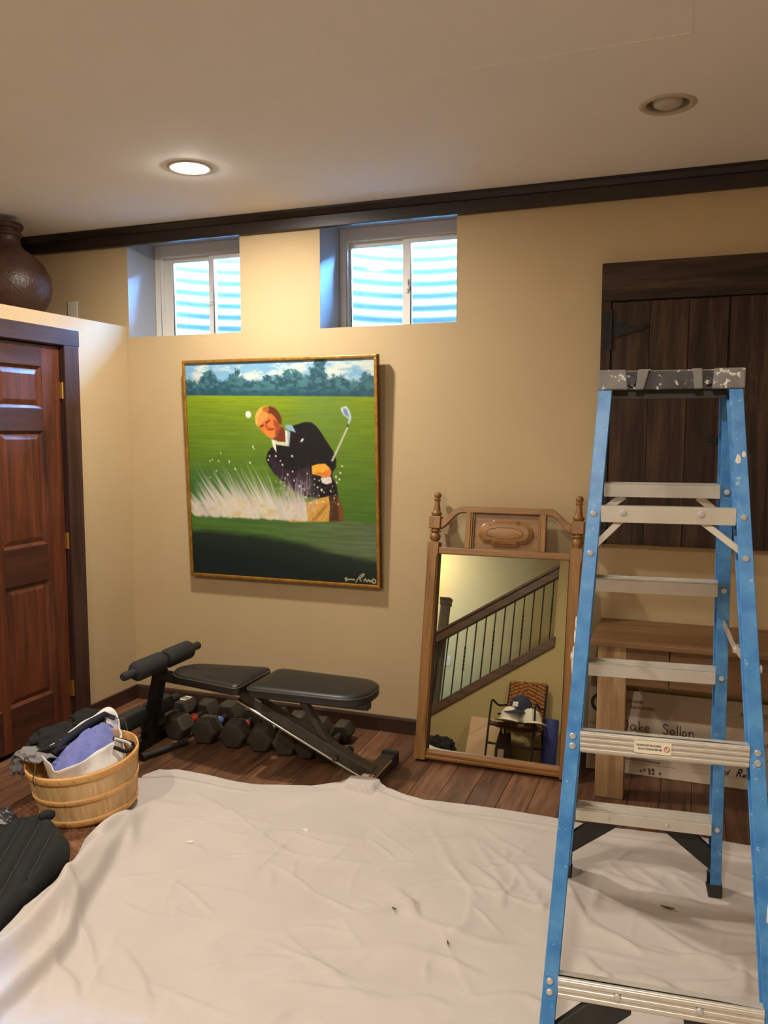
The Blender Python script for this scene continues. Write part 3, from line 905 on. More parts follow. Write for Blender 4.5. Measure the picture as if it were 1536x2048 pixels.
        m = al * np.clip(1.2 - d / w, 0, 1) * (1 - .75 * t)
        img[j0:j1, i0:i1] = img[j0:j1, i0:i1] * (1 - m[..., None]) + np.array(col, float) * m[..., None]
    for col, pts in PAINT_POLYS[:5]: poly(pts, col)
    # sand spray: fan of streaks rising from the bunker lip
    for k in range(640):
        bx = R.uniform(15, 640); s = bx / 640
        by = 716 - R.rand() ** 2 * 60
        ang = math.radians(-(112 + 20 * (1 - s)) + R.normal(0, 6) + 14 * max(0, s - .7) * 3)
        top = 235 if .25 < s < .8 else 150
        L = top * R.uniform(.3, 1.05) * (1 if s > .15 else .75)
        col = [(212, 206, 202), (196, 190, 200), (222, 214, 196), (214, 190, 140), (176, 178, 184)][R.choice(5, p=[.32, .2, .28, .12, .08])]
        streak(bx, by, bx + math.cos(ang) * L, by + math.sin(ang) * L, R.uniform(6, 13), 1.8, col, R.uniform(.2, .6))
    for k in range(120):
        bx = R.uniform(500, 690); by = R.uniform(560, 690)
        ang = math.radians(-78 + R.normal(0, 7)); L = R.uniform(40, 130)
        streak(bx, by, bx + math.cos(ang) * L, by + math.sin(ang) * L, R.uniform(3, 7), 1.2, (186, 168, 186), R.uniform(.12, .4))
    body = np.exp(-((U - 330) / 250) ** 2) * sm(600, 690, Vv) * (1 - sm(-4, 4, Vv - hump))
    over((216, 206, 184), body * .8 * (.6 + .8 * vnoise(12, 10, 30)))
    over((206, 176, 112), sm(.6, .85, vnoise(34, 22, 31)) * body * .7)
    for col, pts in PAINT_POLYS[5:]: poly(pts, col, tex=.05)
    for col, pts in PAINT_POLYS[2:5]: pass
    for k in range(160):
        x, y = R.uniform(470, 800), R.uniform(520, 700)
        r = R.uniform(2, 4.5); c = (206, 196, 196)
        m = np.clip(1.3 - np.hypot(U - x, Vv - y) / r, 0, 1) * R.uniform(.3, .8)
        over(c, m)
    def disc(x, y, r, col, al=.95): over(col, np.clip((r - np.hypot(U - x, Vv - y)) / 2.5 + .5, 0, 1) * al)
    disc(PAINT_BALL[0], PAINT_BALL[1], 16, (206, 206, 196)); disc(PAINT_BALL[0] - 3, PAINT_BALL[1] - 4, 10, (236, 234, 226), .8)
    for x, y, r in PAINT_FLECKS: disc(x, y, r * .62, (224, 218, 206), .85)
    for st in PAINT_SIG:
        q = catmull(st, 5)
        for a, b in zip(q[:-1], q[1:]): streak(a[0], a[1], b[0], b[1], 3.0, 3.0, (188, 176, 138), 1.0)
        for a, b in zip(q[:-1], q[1:]): streak(b[0], b[1], a[0], a[1], 3.0, 3.0, (188, 176, 138), .8)
    img = np.clip(img, 0, 255) / 255
    return np.where(img <= .04045, img / 12.92, ((img + .055) / 1.055) ** 2.4)

def canvas_object(parent):
    nx, ny = 372, 390
    img = paint_canvas(nx, ny)
    me = bpy.data.meshes.new('canvas')
    xs = np.linspace(-PW_ / 2 + .014, PW_ / 2 - .014, nx); zs = np.linspace(PH_ - .014, .014, ny)
    X, Z = np.meshgrid(xs, zs)
    co = np.stack([X, np.full_like(X, -.026), Z], -1).reshape(-1, 3)
    idx = np.arange(nx * ny).reshape(ny, nx)
    fa = np.stack([idx[:-1, :-1], idx[1:, :-1], idx[1:, 1:], idx[:-1, 1:]], -1).reshape(-1, 4)
    me.from_pydata(co.tolist(), [], fa.tolist())
    at = me.color_attributes.new('paint', 'FLOAT_COLOR', 'POINT')
    at.data.foreach_set('color', np.concatenate([img.reshape(-1, 3), np.ones((nx * ny, 1))], 1).astype(np.float32).ravel())
    m, nt, b = _nt('oil_paint')
    ca = N(nt, 'ShaderNodeVertexColor', layer_name='paint')
    nt.links.new(ca.outputs['Color'], b.inputs['Base Color'])
    b.inputs['Roughness'].default_value = .5; b.inputs['Specular IOR Level'].default_value = .3
    n2 = N(nt, 'ShaderNodeTexNoise', Scale=160.0, Detail=3.0)
    bump(nt, b, n2.outputs['Fac'], .08, .003)
    me.materials.append(m)
    return link(bpy.data.objects.new('canvas', me), parent)

t = thing('framed_painting', 'large framed painting of a golfer hitting out of a sand bunker', 'painting', (.976, -.006, .757), (RZ(2.1), 0, 0))
canvas_object(t)
MB().box(-PW_ / 2 + .01, PW_ / 2 - .01, -.0255, -.001, .01, PH_ - .01).build('backing_board', MT['gold_side'], t, smooth=False)
fw = .016
def frame_piece(a, b, horizontal):
    # slim gilt moulding: bright lip on the face, dark side
    f = MB()
    if horizontal: f.box(-PW_ / 2, PW_ / 2, -.038, -.0262, a, b)
    else: f.box(a, b, -.038, -.0262, fw + .0002, PH_ - fw - .0002)
    return f.build('frame_moulding', MT['gold'], t, smooth=False, bevel=.0035)
frame_piece(0, fw, True); frame_piece(PH_ - fw, PH_, True)
frame_piece(-PW_ / 2, -PW_ / 2 + fw, False); frame_piece(PW_ / 2 - fw, PW_ / 2, False)
f = MB()
f.box(-PW_ / 2 - .001, -PW_ / 2 + .0095, -.0262, 0, -.001, PH_ + .001)
f.box(PW_ / 2 - .0095, PW_ / 2 + .001, -.0262, 0, -.001, PH_ + .001)
f.box(-PW_ / 2 + .0096, PW_ / 2 - .0096, -.0262, 0, -.001, .0095)
f.box(-PW_ / 2 + .0096, PW_ / 2 - .0096, -.0262, 0, PH_ - .0095, PH_ + .001)
f.build('frame_side', MT['gold_side'], t, smooth=False)

# ------------------------------------------------------------------ oak dresser mirror leaning on the wall
t = thing('dresser_mirror', 'tall oak framed mirror with turned finials leaning on the wall', 'mirror', (2.183, -.30, 0.008), (RZ(-11.5), 0, RZ(0)))
for sx in (-1, 1):
    xc = sx * .34
    p = MB()
    # chamfered lower post
    a, c = .028, .009
    o8 = lambda a, c: [(-a + c, -a), (a - c, -a), (a, -a + c), (a, a - c), (a - c, a), (-a + c, a), (-a, a - c), (-a, -a + c)]
    def ringz(q, z): return [p.bm.verts.new((xc + x, y, z)) for x, y in q]
    secs = [(o8(a, .0015), .0), (o8(a, .0015), .075), (o8(a, c), .10), (o8(a, c), .955), (o8(a, .0015), .98), (o8(a, .0015), 1.028)]
    rs = [ringz(*s_) for s_ in secs]
    for r0, r1 in zip(rs[:-1], rs[1:]):
        for k in range(8): p.face([r0[k], r0[(k + 1) % 8], r1[(k + 1) % 8], r1[k]])
    p.face(rs[0]); p.face(rs[-1])
    p.build('post', MT['oak'], t, angle=25)
    q = MB()
    q.lathe([(.026, 1.028), (.017, 1.031), (.017, 1.035), (.025, 1.043), (.027, 1.055), (.024, 1.066), (.018, 1.073), (.019, 1.077), (.027, 1.08), (.027, 1.086), (.02, 1.089), (.02, 1.094)], (xc, 0, 0), 24)
    q.build('turning', MT['oak'], t, angle=50)
    MB().box(xc - .028, xc + .028, -.028, .028, 1.0945, 1.154).build('block', MT['oak'], t, smooth=False, bevel=.002)
    q = MB()
    q.lathe([(.018, 1.154), (.022, 1.158), (.026, 1.164), (.026, 1.172), (.019, 1.178), (.018, 1.182), (.0175, 1.19), (.0125, 1.222), (.012, 1.228), (.0165, 1.232), (.0165, 1.237), (.011, 1.24), (.011, 1.243), (.017, 1.249), (.0185, 1.258), (.015, 1.267), (.008, 1.272), (0, 1.273)], (xc, 0, 0), 24)
    q.build('finial', MT['oak'], t, angle=50)
ix = .3118
MB().box(-ix, ix, -.024, .014, .973, 1.004).build('cross_rail', MT['oak_x'], t, smooth=False, bevel=.003)
b = MB()
b.extr([(.014, .002), (-.012, .002), (-.024, .008), (-.026, .018), (-.02, .022), (-.022, .028), (-.022, .036), (-.014, .042), (-.012, .05), (.014, .05)], 'x', -ix, ix)
b.build('bottom_rail', MT['oak_x'], t, smooth=False)
# cresting: swept scroll rail
def crest(u, off):
    """upper (off=0) outline along u in -1..1"""
    x = u * .312
    s_ = abs(x)
    if s_ < .215: top = 1.206
    else:
        k = (s_ - .215) / (.312 - .215)
        top = 1.206 - .066 * (k * k * (3 - 2 * k))
    th = .031 + .014 * max(0, (s_ - .2) / .112)
    return x, top - (th if off else 0)
us = [-1 + 2 * k / 48 for k in range(49)]
outl = [crest(u, 0) for u in us] + [crest(u, 1) for u in us[::-1]]
c = MB()
top = [(c.bm.verts.new((x, -.02, z)), c.bm.verts.new((x, .012, z))) for x, z in [crest(u, 0) for u in us]]
bot = [(c.bm.verts.new((x, -.02, z)), c.bm.verts.new((x, .012, z))) for x, z in [crest(u, 1) for u in us]]
for k in range(48):
    c.face([top[k][0], top[k + 1][0], bot[k + 1][0], bot[k][0]])
    c.face([top[k][1], bot[k][1], bot[k + 1][1], top[k + 1][1]])
    c.face([top[k][0], top[k][1], top[k + 1][1], top[k + 1][0]])
    c.face([bot[k][0], bot[k + 1][0], bot[k + 1][1], bot[k][1]])
c.face([top[0][0], bot[0][0], bot[0][1], top[0][1]]); c.face([top[48][0], top[48][1], bot[48][1], bot[48][0]])
c.build('cresting', MT['oak_x'], t, bevel=.004)
for x0, x1 in ((-.186, -.162), (.172, .196)):
    MB().box(x0, x1, -.02, .012, 1.0042, 1.178).build('divider', MT['oak'], t, smooth=False, bevel=.0025)
for sx in (-1, 1):
    for k in range(2):
        xa = (-.162 + .004 + .008 * k) if sx < 0 else (.172 - .004 - .008 * k)
        MB().box(xa - .0035, xa + .0035, -.017 + .007 * k, .008, 1.0045, 1.176).build('moulding', MT['oak'], t, smooth=False, bevel=.0015)
MB().box(-.1615, .1715, -.001, .0075, 1.0042, 1.1755).build('crest_panel', MT['oak_x'], t, smooth=False)
def cart(sx, sz, n=12):
    """cartouche outline: flat top and bottom, stepped shoulders, rounded ends"""
    pts = []
    q = [(.40, 1.0), (.455, 1.0), (.485, .95), (.50, .84), (.53, .775), (.60, .76), (.72, .74), (.84, .66), (.93, .50), (.985, .27), (1.0, 0)]
    q1 = [(-x, z) for x, z in q][::-1]
    pts = q1[:] + q[:]                     # top: left end -> right end
    pts = pts + [(x, -z) for x, z in pts[::-1][1:-1]]
    return [(x * sx + .005, z * sz + 1.084) for x, z in pts]
rings = [(.128, .063, -.0005), (.128, .063, -.010), (.118, .054, -.014), (.112, .049, -.019), (.098, .036, -.022)]
m = MB()
RR = [[m.bm.verts.new((x, y, z)) for x, z in cart(sx, sz)] for sx, sz, y in rings]
for r0, r1 in zip(RR[:-1], RR[1:]):
    for k in range(len(r0)): m.face([r0[k], r0[(k + 1) % len(r0)], r1[(k + 1) % len(r0)], r1[k]])
m.face(RR[-1])
m.build('medallion', MT['oak_x'], t, angle=25)
MB().tube([(x, -.0222, z) for x, z in cart(.086, .026)], .0012, 5, closed=True).build('medallion_groove', MT['oak_dark'], t)
MB().box(-.3115, .3115, .002, .008, .047, .976).build('mirror_glass', MT['mirror_plate'], t, smooth=False)
MB().box(-.31, .31, .0085, .014, .052, .972).build('backing_board', MT['oak_dark'], t, smooth=False)
for sx in (-1, 1):
    MB().box(sx * .311 - .004, sx * .311 + .004, -.012, .0018, .051, .9725).build('inner_bead', MT['oak_dark'], t, smooth=False)

# ------------------------------------------------------------------ hung cabinet with two plank doors
t = thing('wall_cabinet', 'dark rough-wood cabinet with plank doors hung high on the wall', 'cabinet', (2.6, -.0005, 0))
W_, Z0, Z1, D_ = 1.09, 1.038, 2.292, .058
MB().box(0.002, W_ - .002, -.035, 0, Z0 + .002, Z1 - .002).build('cabinet_back', MT['barn'], t, smooth=False)
MB().box(0, W_, -D_, -.0352, 2.126, Z1).build('top_rail', MT['barn_x'], t, smooth=False, bevel=.003)
for x0, x1 in ((0, .043), (W_ - .043, W_)):
    MB().box(x0, x1, -D_, -.0352, Z0, 2.1255).build('side_stile', MT['barn'], t, smooth=False, bevel=.003)
for x0, x1 in ((.049, .5285), (.536, W_ - .049)):
    dr = empty('cabinet_door', (0, 0, 0), parent=t)
    wpl = (x1 - x0) / 3
    for k in range(3):
        yy = -D_ - .001 + (.0015, 0, .002)[k]
        MB().box(x0 + k * wpl + .0006, x0 + (k + 1) * wpl - .0006, yy, -.0355, Z0 + .003, 2.119).build('plank', MT['barn'], dr, smooth=False, bevel=.0018, seg=1)
    hx, dirn = (x0, 1) if x0 < .3 else (x1, -1)
    for z in (2.0, 1.2):
        h = MB()
        yb = -D_ - .0012
        pts = [(hx + dirn * .0, z - .045), (hx + dirn * .03, z - .03), (hx + dirn * .09, z - .012), (hx + dirn * .125, z - .008), (hx + dirn * .15, z + .014), (hx + dirn * .16, z + .0), (hx + dirn * .15, z + .03), (hx + dirn * .13, z + .012), (hx + dirn * .09, z + .012), (hx + dirn * .03, z + .03), (hx + dirn * .0, z + .045)]
        h.extr(pts, 'y', yb - .003, yb)
        h.cyl((hx - dirn * .003, yb - .004, z - .085), (hx - dirn * .003, yb - .004, z + .085), .005, n=8)
        h.box(min(hx - dirn * .006, hx - dirn * .036), max(hx - dirn * .006, hx - dirn * .036), yb - .003, yb, z - .08, z + .08)
        h.build('strap_hinge', MT['iron'], dr, smooth=False)
    for k in range(3): pass
lt = MB()
yb = -D_ - .002
lt.box(.46, .612, yb - .014, yb - .008, 1.507, 1.519)
lt.box(.485, .5, yb - .016, yb, 1.498, 1.528)
lt.box(.575, .59, yb - .016, yb, 1.498, 1.528)
lt.cyl((.545, yb - .03, 1.513), (.545, yb, 1.513), .008, n=10)
lt.build('latch', MT['iron'], t, smooth=False, bevel=.001)

# ------------------------------------------------------------------ console desk and the big presentation cheque leaning behind it
t = thing('console_desk', 'plain brown wooden desk with drawers standing against the wall', 'desk', (2.63, -.468, 0))
LW, LD = 1.36, .45
MB().box(0, LW, 0, LD, .668, .69).build('desk_top', MT['desk'], t, smooth=False, bevel=.004)
for x0, x1, y0, y1 in ((.03, .146, .05, .13), (LW - .146, LW - .03, .05, .13), (.035, .12, LD - .09, LD - .018), (LW - .12, LW - .035, LD - .09, LD - .018)):
    MB().box(x0, x1, y0, y1, 0.001, .6675).build('leg', MT['desk_z'], t, smooth=False, bevel=.003)
MB().box(.1465, .312, .045, .065, .502, .6675).build('apron', MT['desk'], t, smooth=False, bevel=.001)
MB().box(1.07, LW - .1465, .045, .065, .502, .6675).build('apron', MT['desk'], t, smooth=False, bevel=.001)
MB().box(.16, LW - .16, .07, LD - .04, .51, .6675).build('drawer_box', MT['desk'], t, smooth=False)
for a, b in ((.317, .69), (.696, 1.065)):
    d = MB().box(a, b, .044, .0645, .505, .660).build('drawer', MT['desk'], t, smooth=False, bevel=.0015)
for y0 in (.132, ):
    for x in (.05, LW - .08):
        MB().box(x, x + .025, y0, LD - .092, .52, .6673).build('side_apron', MT['desk'], t, smooth=False)
MB().box(.1505, LW - .1505, LD - .035, LD - .018, .50, .6673).build('back_apron', MT['desk'], t, smooth=False)

CW, CH = 1.14, .37
t = thing('presentation_cheque', 'oversized white presentation cheque leaning on the wall beneath the desk', 'cheque', (2.60, -.125, .002), (RZ(-14), 0, 0))
MB().box(-.012, CW, 0, .008, 0, CH).build('board', MT['cheque'], t, smooth=False)
def w(s, x, z, size, mat='ink_brown', shear=0, wid=1.0, bold=0, name='lettering'):
    return text(s, size, (x, -.0012, z), (RZ(90), 0, 0), MT[mat], t, name, shear, wid=wid, bold=bold)
w('PENNSYLVANIA', .118, .316, .018, wid=.86, bold=.0002)
w('GOLF', .122, .291, .020, wid=.75, bold=.0002)
w('A', .172, .291, .024, wid=.8, bold=.0003)
w('SSOCIATION', .186, .291, .0175, wid=.88, bold=.0003)
w('PAY', -.002, .200, .017)
w('FOR', .002, .056, .017)
w('Championship Low Professional', .116, .060, .0165, wid=.92)
w('August 1, 2023', .632, .309, .024, shear=.5, wid=.84)
w('5,000', .690, .184, .027, shear=.35)
w('xx/100', .738, .128, .014)
w('Paul', .548, .050, .036, 'ink', shear=.5, wid=.8, bold=.0006, name='signature')
w('R', .624, .050, .050, 'ink', shear=.5, wid=.8, bold=.0008, name='signature')
w('an', .651, .050, .028, 'ink', shear=.5, wid=.85, bold=.0008, name='signature')
w(',', .741, .052, .034, 'ink', shear=.4, name='signature')
def strokes(name, glyphs, x0, z0, sc, mat, rad=.0022):
    for g in glyphs:
        q = catmull([(x0 + a * sc + (.020 if g[0][0] > 2.3 else 0), z0 + b * sc * .76) for a, b in g], 5)
        MB().tube([(a, -.0012, b) for a, b in q], rad, 6).build(name, MT[mat], t)
J = [[(.05, .62), (.12, 1.0), (.3, .98), (.42, .55), (.32, .1), (.1, .02), (-.02, .2)],                      # J
     [(.95, .5), (.75, .56), (.6, .3), (.72, .04), (.92, .2), (.96, .5), (.98, .1), (1.06, .04)],            # a
     [(1.22, 1.02), (1.24, .02)], [(1.52, .5), (1.26, .26), (1.56, .02)],                                     # k
     [(1.66, .3), (1.92, .34), (1.86, .54), (1.7, .46), (1.66, .2), (1.8, .03), (1.98, .12)],                # e
     [(3.0, .82), (2.8, .98), (2.62, .8), (2.78, .56), (2.96, .34), (2.82, .06), (2.58, .14)],               # S
     [(3.3, .5), (3.12, .3), (3.28, .03), (3.46, .26), (3.3, .5)],                                            # o
     [(3.64, 1.0), (3.65, .03)], [(3.84, 1.0), (3.85, .03)],                                                  # ll
     [(4.14, .5), (3.99, .3), (4.12, .03), (4.3, .26), (4.14, .5)],                                           # o
     [(4.46, .5), (4.48, .03)], [(4.48, .3), (4.6, .5), (4.74, .44), (4.78, .03)]]                            # n
strokes('pen_stroke', J, .142, .192, .060, 'ink', .0019)
for x0, x1, z in ((.02, .56, .178), (.02, .38, .050), (.590, 1.08, .300), (.62, 1.08, .176), (.44, .56, .043), (.57, 1.08, .043)):
    MB().box(x0, x1, -.0009, -.0002, z, z + .0009).build('printed_line', MT['ink_brown'], t, smooth=False)
m = MB()
def ringf(u, v):
    a = 2 * PI * u; r = .030 + .014 * v
    return V(.040 + r * math.cos(a), -.0008, .302 + r * math.sin(a))
m.grid(ringf, 40, 1, wrap=True)
m.build('round_seal', MT['ink'], t, smooth=False)
m = MB()
for k in range(9):
    a = k * 2.3; m.lathe([(0, 0), (.006, 0), (.004, .001), (0, .001)], (.27 + .012 * k * math.cos(a) * .5, -.0012, .022 + .01 * math.sin(a)), 8, 'y')
m.build('printed_ornament', MT['ink_brown'], t, smooth=False)['kind'] = 'stuff'

# ------------------------------------------------------------------ weight bench along the wall
t = thing('weight_bench', 'black padded weight bench with foam leg rollers standing along the wall', 'bench', (0, -.6, 0))
def pad(name, x0, x1, r0, r1, w0, w1, z):
    """upholstered pad: outline tapers from w0 to w1, ends rounded by r0 / r1"""
    out = []
    def corner(cx, cy, r, a0, a1):
        for k in range(9):
            a = a0 + (a1 - a0) * k / 8
            out.append((cx + r * math.cos(a), cy + r * math.sin(a)))
    corner(x0 + r0, -w0 + r0, r0, PI * 1.5, PI)
    corner(x0 + r0, w0 - r0, r0, PI, PI * .5)
    corner(x1 - r1, w1 - r1, r1, PI * .5, 0)
    corner(x1 - r1, -w1 + r1, r1, 0, -PI * .5)
    cx, cy = (x0 + x1) / 2, 0
    p = MB()
    rings = []
    for s_, dz in ((.93, -.050), (.985, -.046), (1.0, -.036), (1.0, -.020), (.985, -.009), (.95, -.002), (.8, .002), (.4, .003)):
        rings.append([p.bm.verts.new((cx + (x - cx) * (1 - (1 - s_) * .6), y * s_, z + dz)) for x, y in out])
    for a, b in zip(rings[:-1], rings[1:]):
        for k in range(len(a)): p.face([a[k], a[(k + 1) % len(a)], b[(k + 1) % len(a)], b[k]])
    p.face(rings[0]); p.face(rings[-1])
    o = p.build(name, MT['vinyl'], t, angle=60)
    for zz, s_ in ((-.0125, .996),):
        q = MB().tube([(cx + (x - cx) * s_, y * s_, z + zz) for x, y in out], .0032, 6, closed=True)
        q.build('piping', MT['piping'], o)
    return o
pad('seat_pad', .70, 1.13, .12, .03, .115, .165, .415)
pad('back_pad', 1.165, 1.725, .03, .115, .165, .15, .418)
fr = MB()
fr.bar((.60, 0, .365), (1.16, 0, .335), .05, .045)
fr.bar((1.10, 0, .335), (1.70, 0, .34), .05, .035)
fr.build('pad_beam', MT['black_steel'], t, smooth=False, bevel=.004)
MB().bar((.605, 0, .40), (.515, 0, .03), .055, .055, (1, 0, 0)).build('front_leg', MT['black_steel'], t, smooth=False, bevel=.006)
fb = MB().box(.485, .545, -.27, .27, .004, .05).build('foot_bar', MT['black_steel'], t, smooth=False, bevel=.005)
for s_ in (-1, 1):
    MB().box(.48, .55, s_ * .275 - .02, s_ * .275 + .02, .0005, .055).build('rubber_cap', MT['foam'], fb, smooth=False, bevel=.006)
mb = MB()
mb.bar((1.06, 0, .325), (1.715, 0, .03), .06, .055)
mb.build('main_beam', MT['worn_steel'], t, smooth=False, bevel=.005)
MB().cyl((1.05, -.034, .30), (1.70, -.034, .008), .009, n=10).build('chrome_edge', MT['chrome'], t)
st = MB()
st.bar((1.355, .0, .355), (1.545, .0, .085), .035, .03)
st.cyl((1.355, -.05, .352), (1.355, .05, .352), .012, n=10)
st.cyl((1.55, -.05, .095), (1.55, .06, .095), .014, n=10)
st.build('support_strut', MT['worn_steel'], t, smooth=False, bevel=.003)
kb = MB().cyl((1.58, .02, .10), (1.58, .065, .10), .018, n=12)
kb.build('adjusting_knob', MT['foam'], t)
rf = MB().box(1.688, 1.752, -.175, .215, .004, .052).build('rear_foot', MT['worn_steel'], t, smooth=False, bevel=.004)
MB().cyl((1.754, -.17, .045), (1.754, .13, .045), .006, n=8).build('chrome_edge', MT['chrome'], rf)
MB().box(1.682, 1.758, .185, .235, .0005, .06).build('rubber_cap', MT['foam'], rf, smooth=False, bevel=.008)
lb = MB().box(1.695, 1.745, -.12, -.06, .0522, .0532).build('printed_label', MT['sticker'], rf, smooth=False)
MB().box(1.725, 1.742, -.117, -.063, .0533, .0538).build('label_stripe', plain('label_orange', (200, 96, 40), rough=.5), rf, smooth=False)
def roller(name, x, z, y0, y1, r, re):
    m = MB()
    L = y1 - y0
    m.lathe([(0, y0), (re * .7, y0), (re, y0 + .01), (re, y0 + .08), (r * .75, y0 + .085), (r, y0 + .105), (r, y0 + L / 2 - .03), (r * .8, y0 + L / 2 - .012), (re * .8, y0 + L / 2 - .008), (re * .8, y0 + L / 2 + .008), (r * .8, y0 + L / 2 + .012), (r, y0 + L / 2 + .03), (r, y1 - .105), (r * .75, y1 - .085), (re, y1 - .08), (re, y1 - .01), (re * .7, y1), (0, y1)], (x, 0, z), 24, 'y')
    return m.build(name, MT['foam'], t, angle=50)
roller('foam_roller', .62, .442, -.31, .31, .047, .02)
roller('foam_roller', .50, .16, -.28, .29, .047, .02)
MB().bar((.61, 0, .39), (.62, 0, .44), .03, .04, (1, 0, 0)).bar((.55, 0, .16), (.50, 0, .16), .03, .03).build('roller_bracket', MT['black_steel'], t, smooth=False, bevel=.003)

# ------------------------------------------------------------------ hex dumbbells on the floor under the bench
DB = [  # x front, x back, head size, band, label digits, what tells it apart
    (.44, .47, .055, None, '25', 'leftmost hex dumbbell under the bench, beside the front leg, with white number plates'),
    (.60, .605, .058, 'band_red', None, 'hex dumbbell with red handle band, second from the left under the bench'),
    (.765, .75, .062, 'band_blue', None, 'hex dumbbell with blue handle band, third from the left under the bench'),
    (.928, .895, .062, 'band_red', None, 'hex dumbbell with red handle band in the middle of the row'),
    (1.078, 1.03, .060, 'band_white', None, 'hex dumbbell with pale handle band under the back pad'),
    (1.212, 1.155, .058, None, None, 'plain hex dumbbell just left of the bench main beam'),
    (1.322, 1.277, .050, None, None, 'small hex dumbbell behind the bench main beam'),
    (1.425, 1.40, .048, None, None, 'rightmost hex dumbbell at the end of the row by the strut'),
]
def head(mb, y0, y1, r, rot):
    out = []
    n = 6
    ch = .012
    for yy, s_ in ((y0, .82), (y0 + ch, 1.0), (y1 - ch, 1.0), (y1, .82)):
        out.append([mb.bm.verts.new((s_ * r * math.cos(rot + 2 * PI * k / n), yy, s_ * r * math.sin(rot + 2 * PI * k / n))) for k in range(n)])
    for a, b in zip(out[:-1], out[1:]):
        for k in range(n): mb.face([a[k], a[(k + 1) % n], b[(k + 1) % n], b[k]])
    mb.face(out[0]); mb.face(out[-1])
for i, (xf, xb, r, band, lab, txt) in enumerate(DB):
    yf, yb = -.455, -.205
    ang = math.atan2(-(xb - xf), yb - yf)
    rr = r / math.cos(PI / 6)
    t2 = thing('hex_dumbbell', txt, 'dumbbell', ((xf + xb) / 2, (yf + yb) / 2, r + .001), (0, 0, ang), 'hex dumbbells on the floor under the bench')
    half = (yb - yf) / 2
    for y0, y1 in ((-half - .05, -half + .055), (half - .055, half + .05)):
        m = MB(); head(m, y0, y1, rr, 0)
        m.build('head', MT['hex'], t2, smooth=False, bevel=.004)
    MB().lathe([(.014, -half + .056), (.015, -half + .075), (.0175, -.02), (.0185, 0), (.0175, .02), (.015, half - .075), (.014, half - .056)], (0, 0, 0), 14, 'y').build('handle', MT['hex_side'], t2)
    if band:
        MB().lathe([(.0195, -.03), (.023, -.026), (.023, .012), (.0195, .016)], (0, 0, 0), 16, 'y').build('handle_band', MT[band], t2)
    if lab:
        # white number plates on the upper faces of both heads
        for y0, y1, s_ in ((-half - .03, -half + .035, '15'), (half - .03, half + .035, '25')):
            MB().box(-.022, .022, y0, y1, r + .0003, r + .0018).build('number_plate', MT['label_white'], t2, smooth=False)
            text(s_, .04, (.0, (y0 + y1) / 2 - .012, r + .0022), (0, 0, 0), MT['ink'], t2, 'number', align='CENTER', bold=.001)
tb = tag(MB().cyl((0, -.11, 0), (0, .11, 0), .014, n=14).cyl((0, -.13, 0), (0, -.11, 0), .019, n=14).cyl((0, .11, 0), (0, .13, 0), .019, n=14).build('dumbbell_bar', MT['hex_side'], None), 'short bare metal dumbbell bar lying on the floor by the bench leg', 'dumbbell bar')
tb.location = (.655, -.66, .02); tb.rotation_euler = (0, 0, RZ(-18))

# ------------------------------------------------------------------ jute rug, basket and laundry
m = MB()
def rugf(u, v):
    x = .44 + .62 * u + .012 * math.sin(v * 17); y = -1.13 - 1.75 * v
    e = min(u * .62, (1 - u) * .62, v * 1.75, (1 - v) * 1.75)
    z = .002 + .012 * min(1, e / .02) + (.0035 * math.sin(x * 2 * PI / .028) * math.sin(y * 2 * PI / .022 + (int(x / .028) % 2) * PI) if e > .01 else 0)
    return V(x, y, z)
m.grid(rugf, 130, 340)
tag(m.build('jute_rug', MT['jute'], None, angle=80), 'brown braided jute rug under the bushel basket and black bag', 'rug')

BX, BY = .74, -1.285
t = thing('bushel_basket', 'round wooden bushel basket of pale staves with three hoops', 'basket', (BX, BY, .032), (RZ(4.5), RZ(-5.0), RZ(20)))
BH = .222
def brad(z): return .183 + (.216 - .183) * (z / BH) ** .85
ns = 26
for k in range(ns):
    a0 = 2 * PI * k / ns; da = 2 * PI / ns * (.485 + .06 * (k % 3 == 0))
    m = MB()
    off = .0012 * (k % 2)
    cols_ = []
    for j in range(5):
        a = a0 - da + 2 * da * j / 4
        cols_.append([((brad(z) + off + .0015 * math.cos((j - 2) * .8)), a, z) for z in (0.002, .06, .12, .18, BH)])
    f3 = lambda r, a, z: V(r * math.cos(a), r * math.sin(a), z)
    vo = [[m.bm.verts.new(f3(*q)) for q in c] for c in cols_]
    vi = [[m.bm.verts.new(f3(q[0] - .003, q[1], q[2])) for q in c] for c in cols_]
    for j in range(4):
        for q in range(4):
            m.face([vo[j][q], vo[j + 1][q], vo[j + 1][q + 1], vo[j][q + 1]])
            m.face([vi[j][q], vi[j][q + 1], vi[j + 1][q + 1], vi[j + 1][q]])
        m.face([vo[j][4], vo[j + 1][4], vi[j + 1][4], vi[j][4]]); m.face([vo[j][0], vi[j][0], vi[j + 1][0], vo[j + 1][0]])
    for j in (0, 4):
        for q in range(4): m.face([vo[j][q], vo[j][q + 1], vi[j][q + 1], vi[j][q]])
    m.build('stave', MT['stave'], t, angle=50)
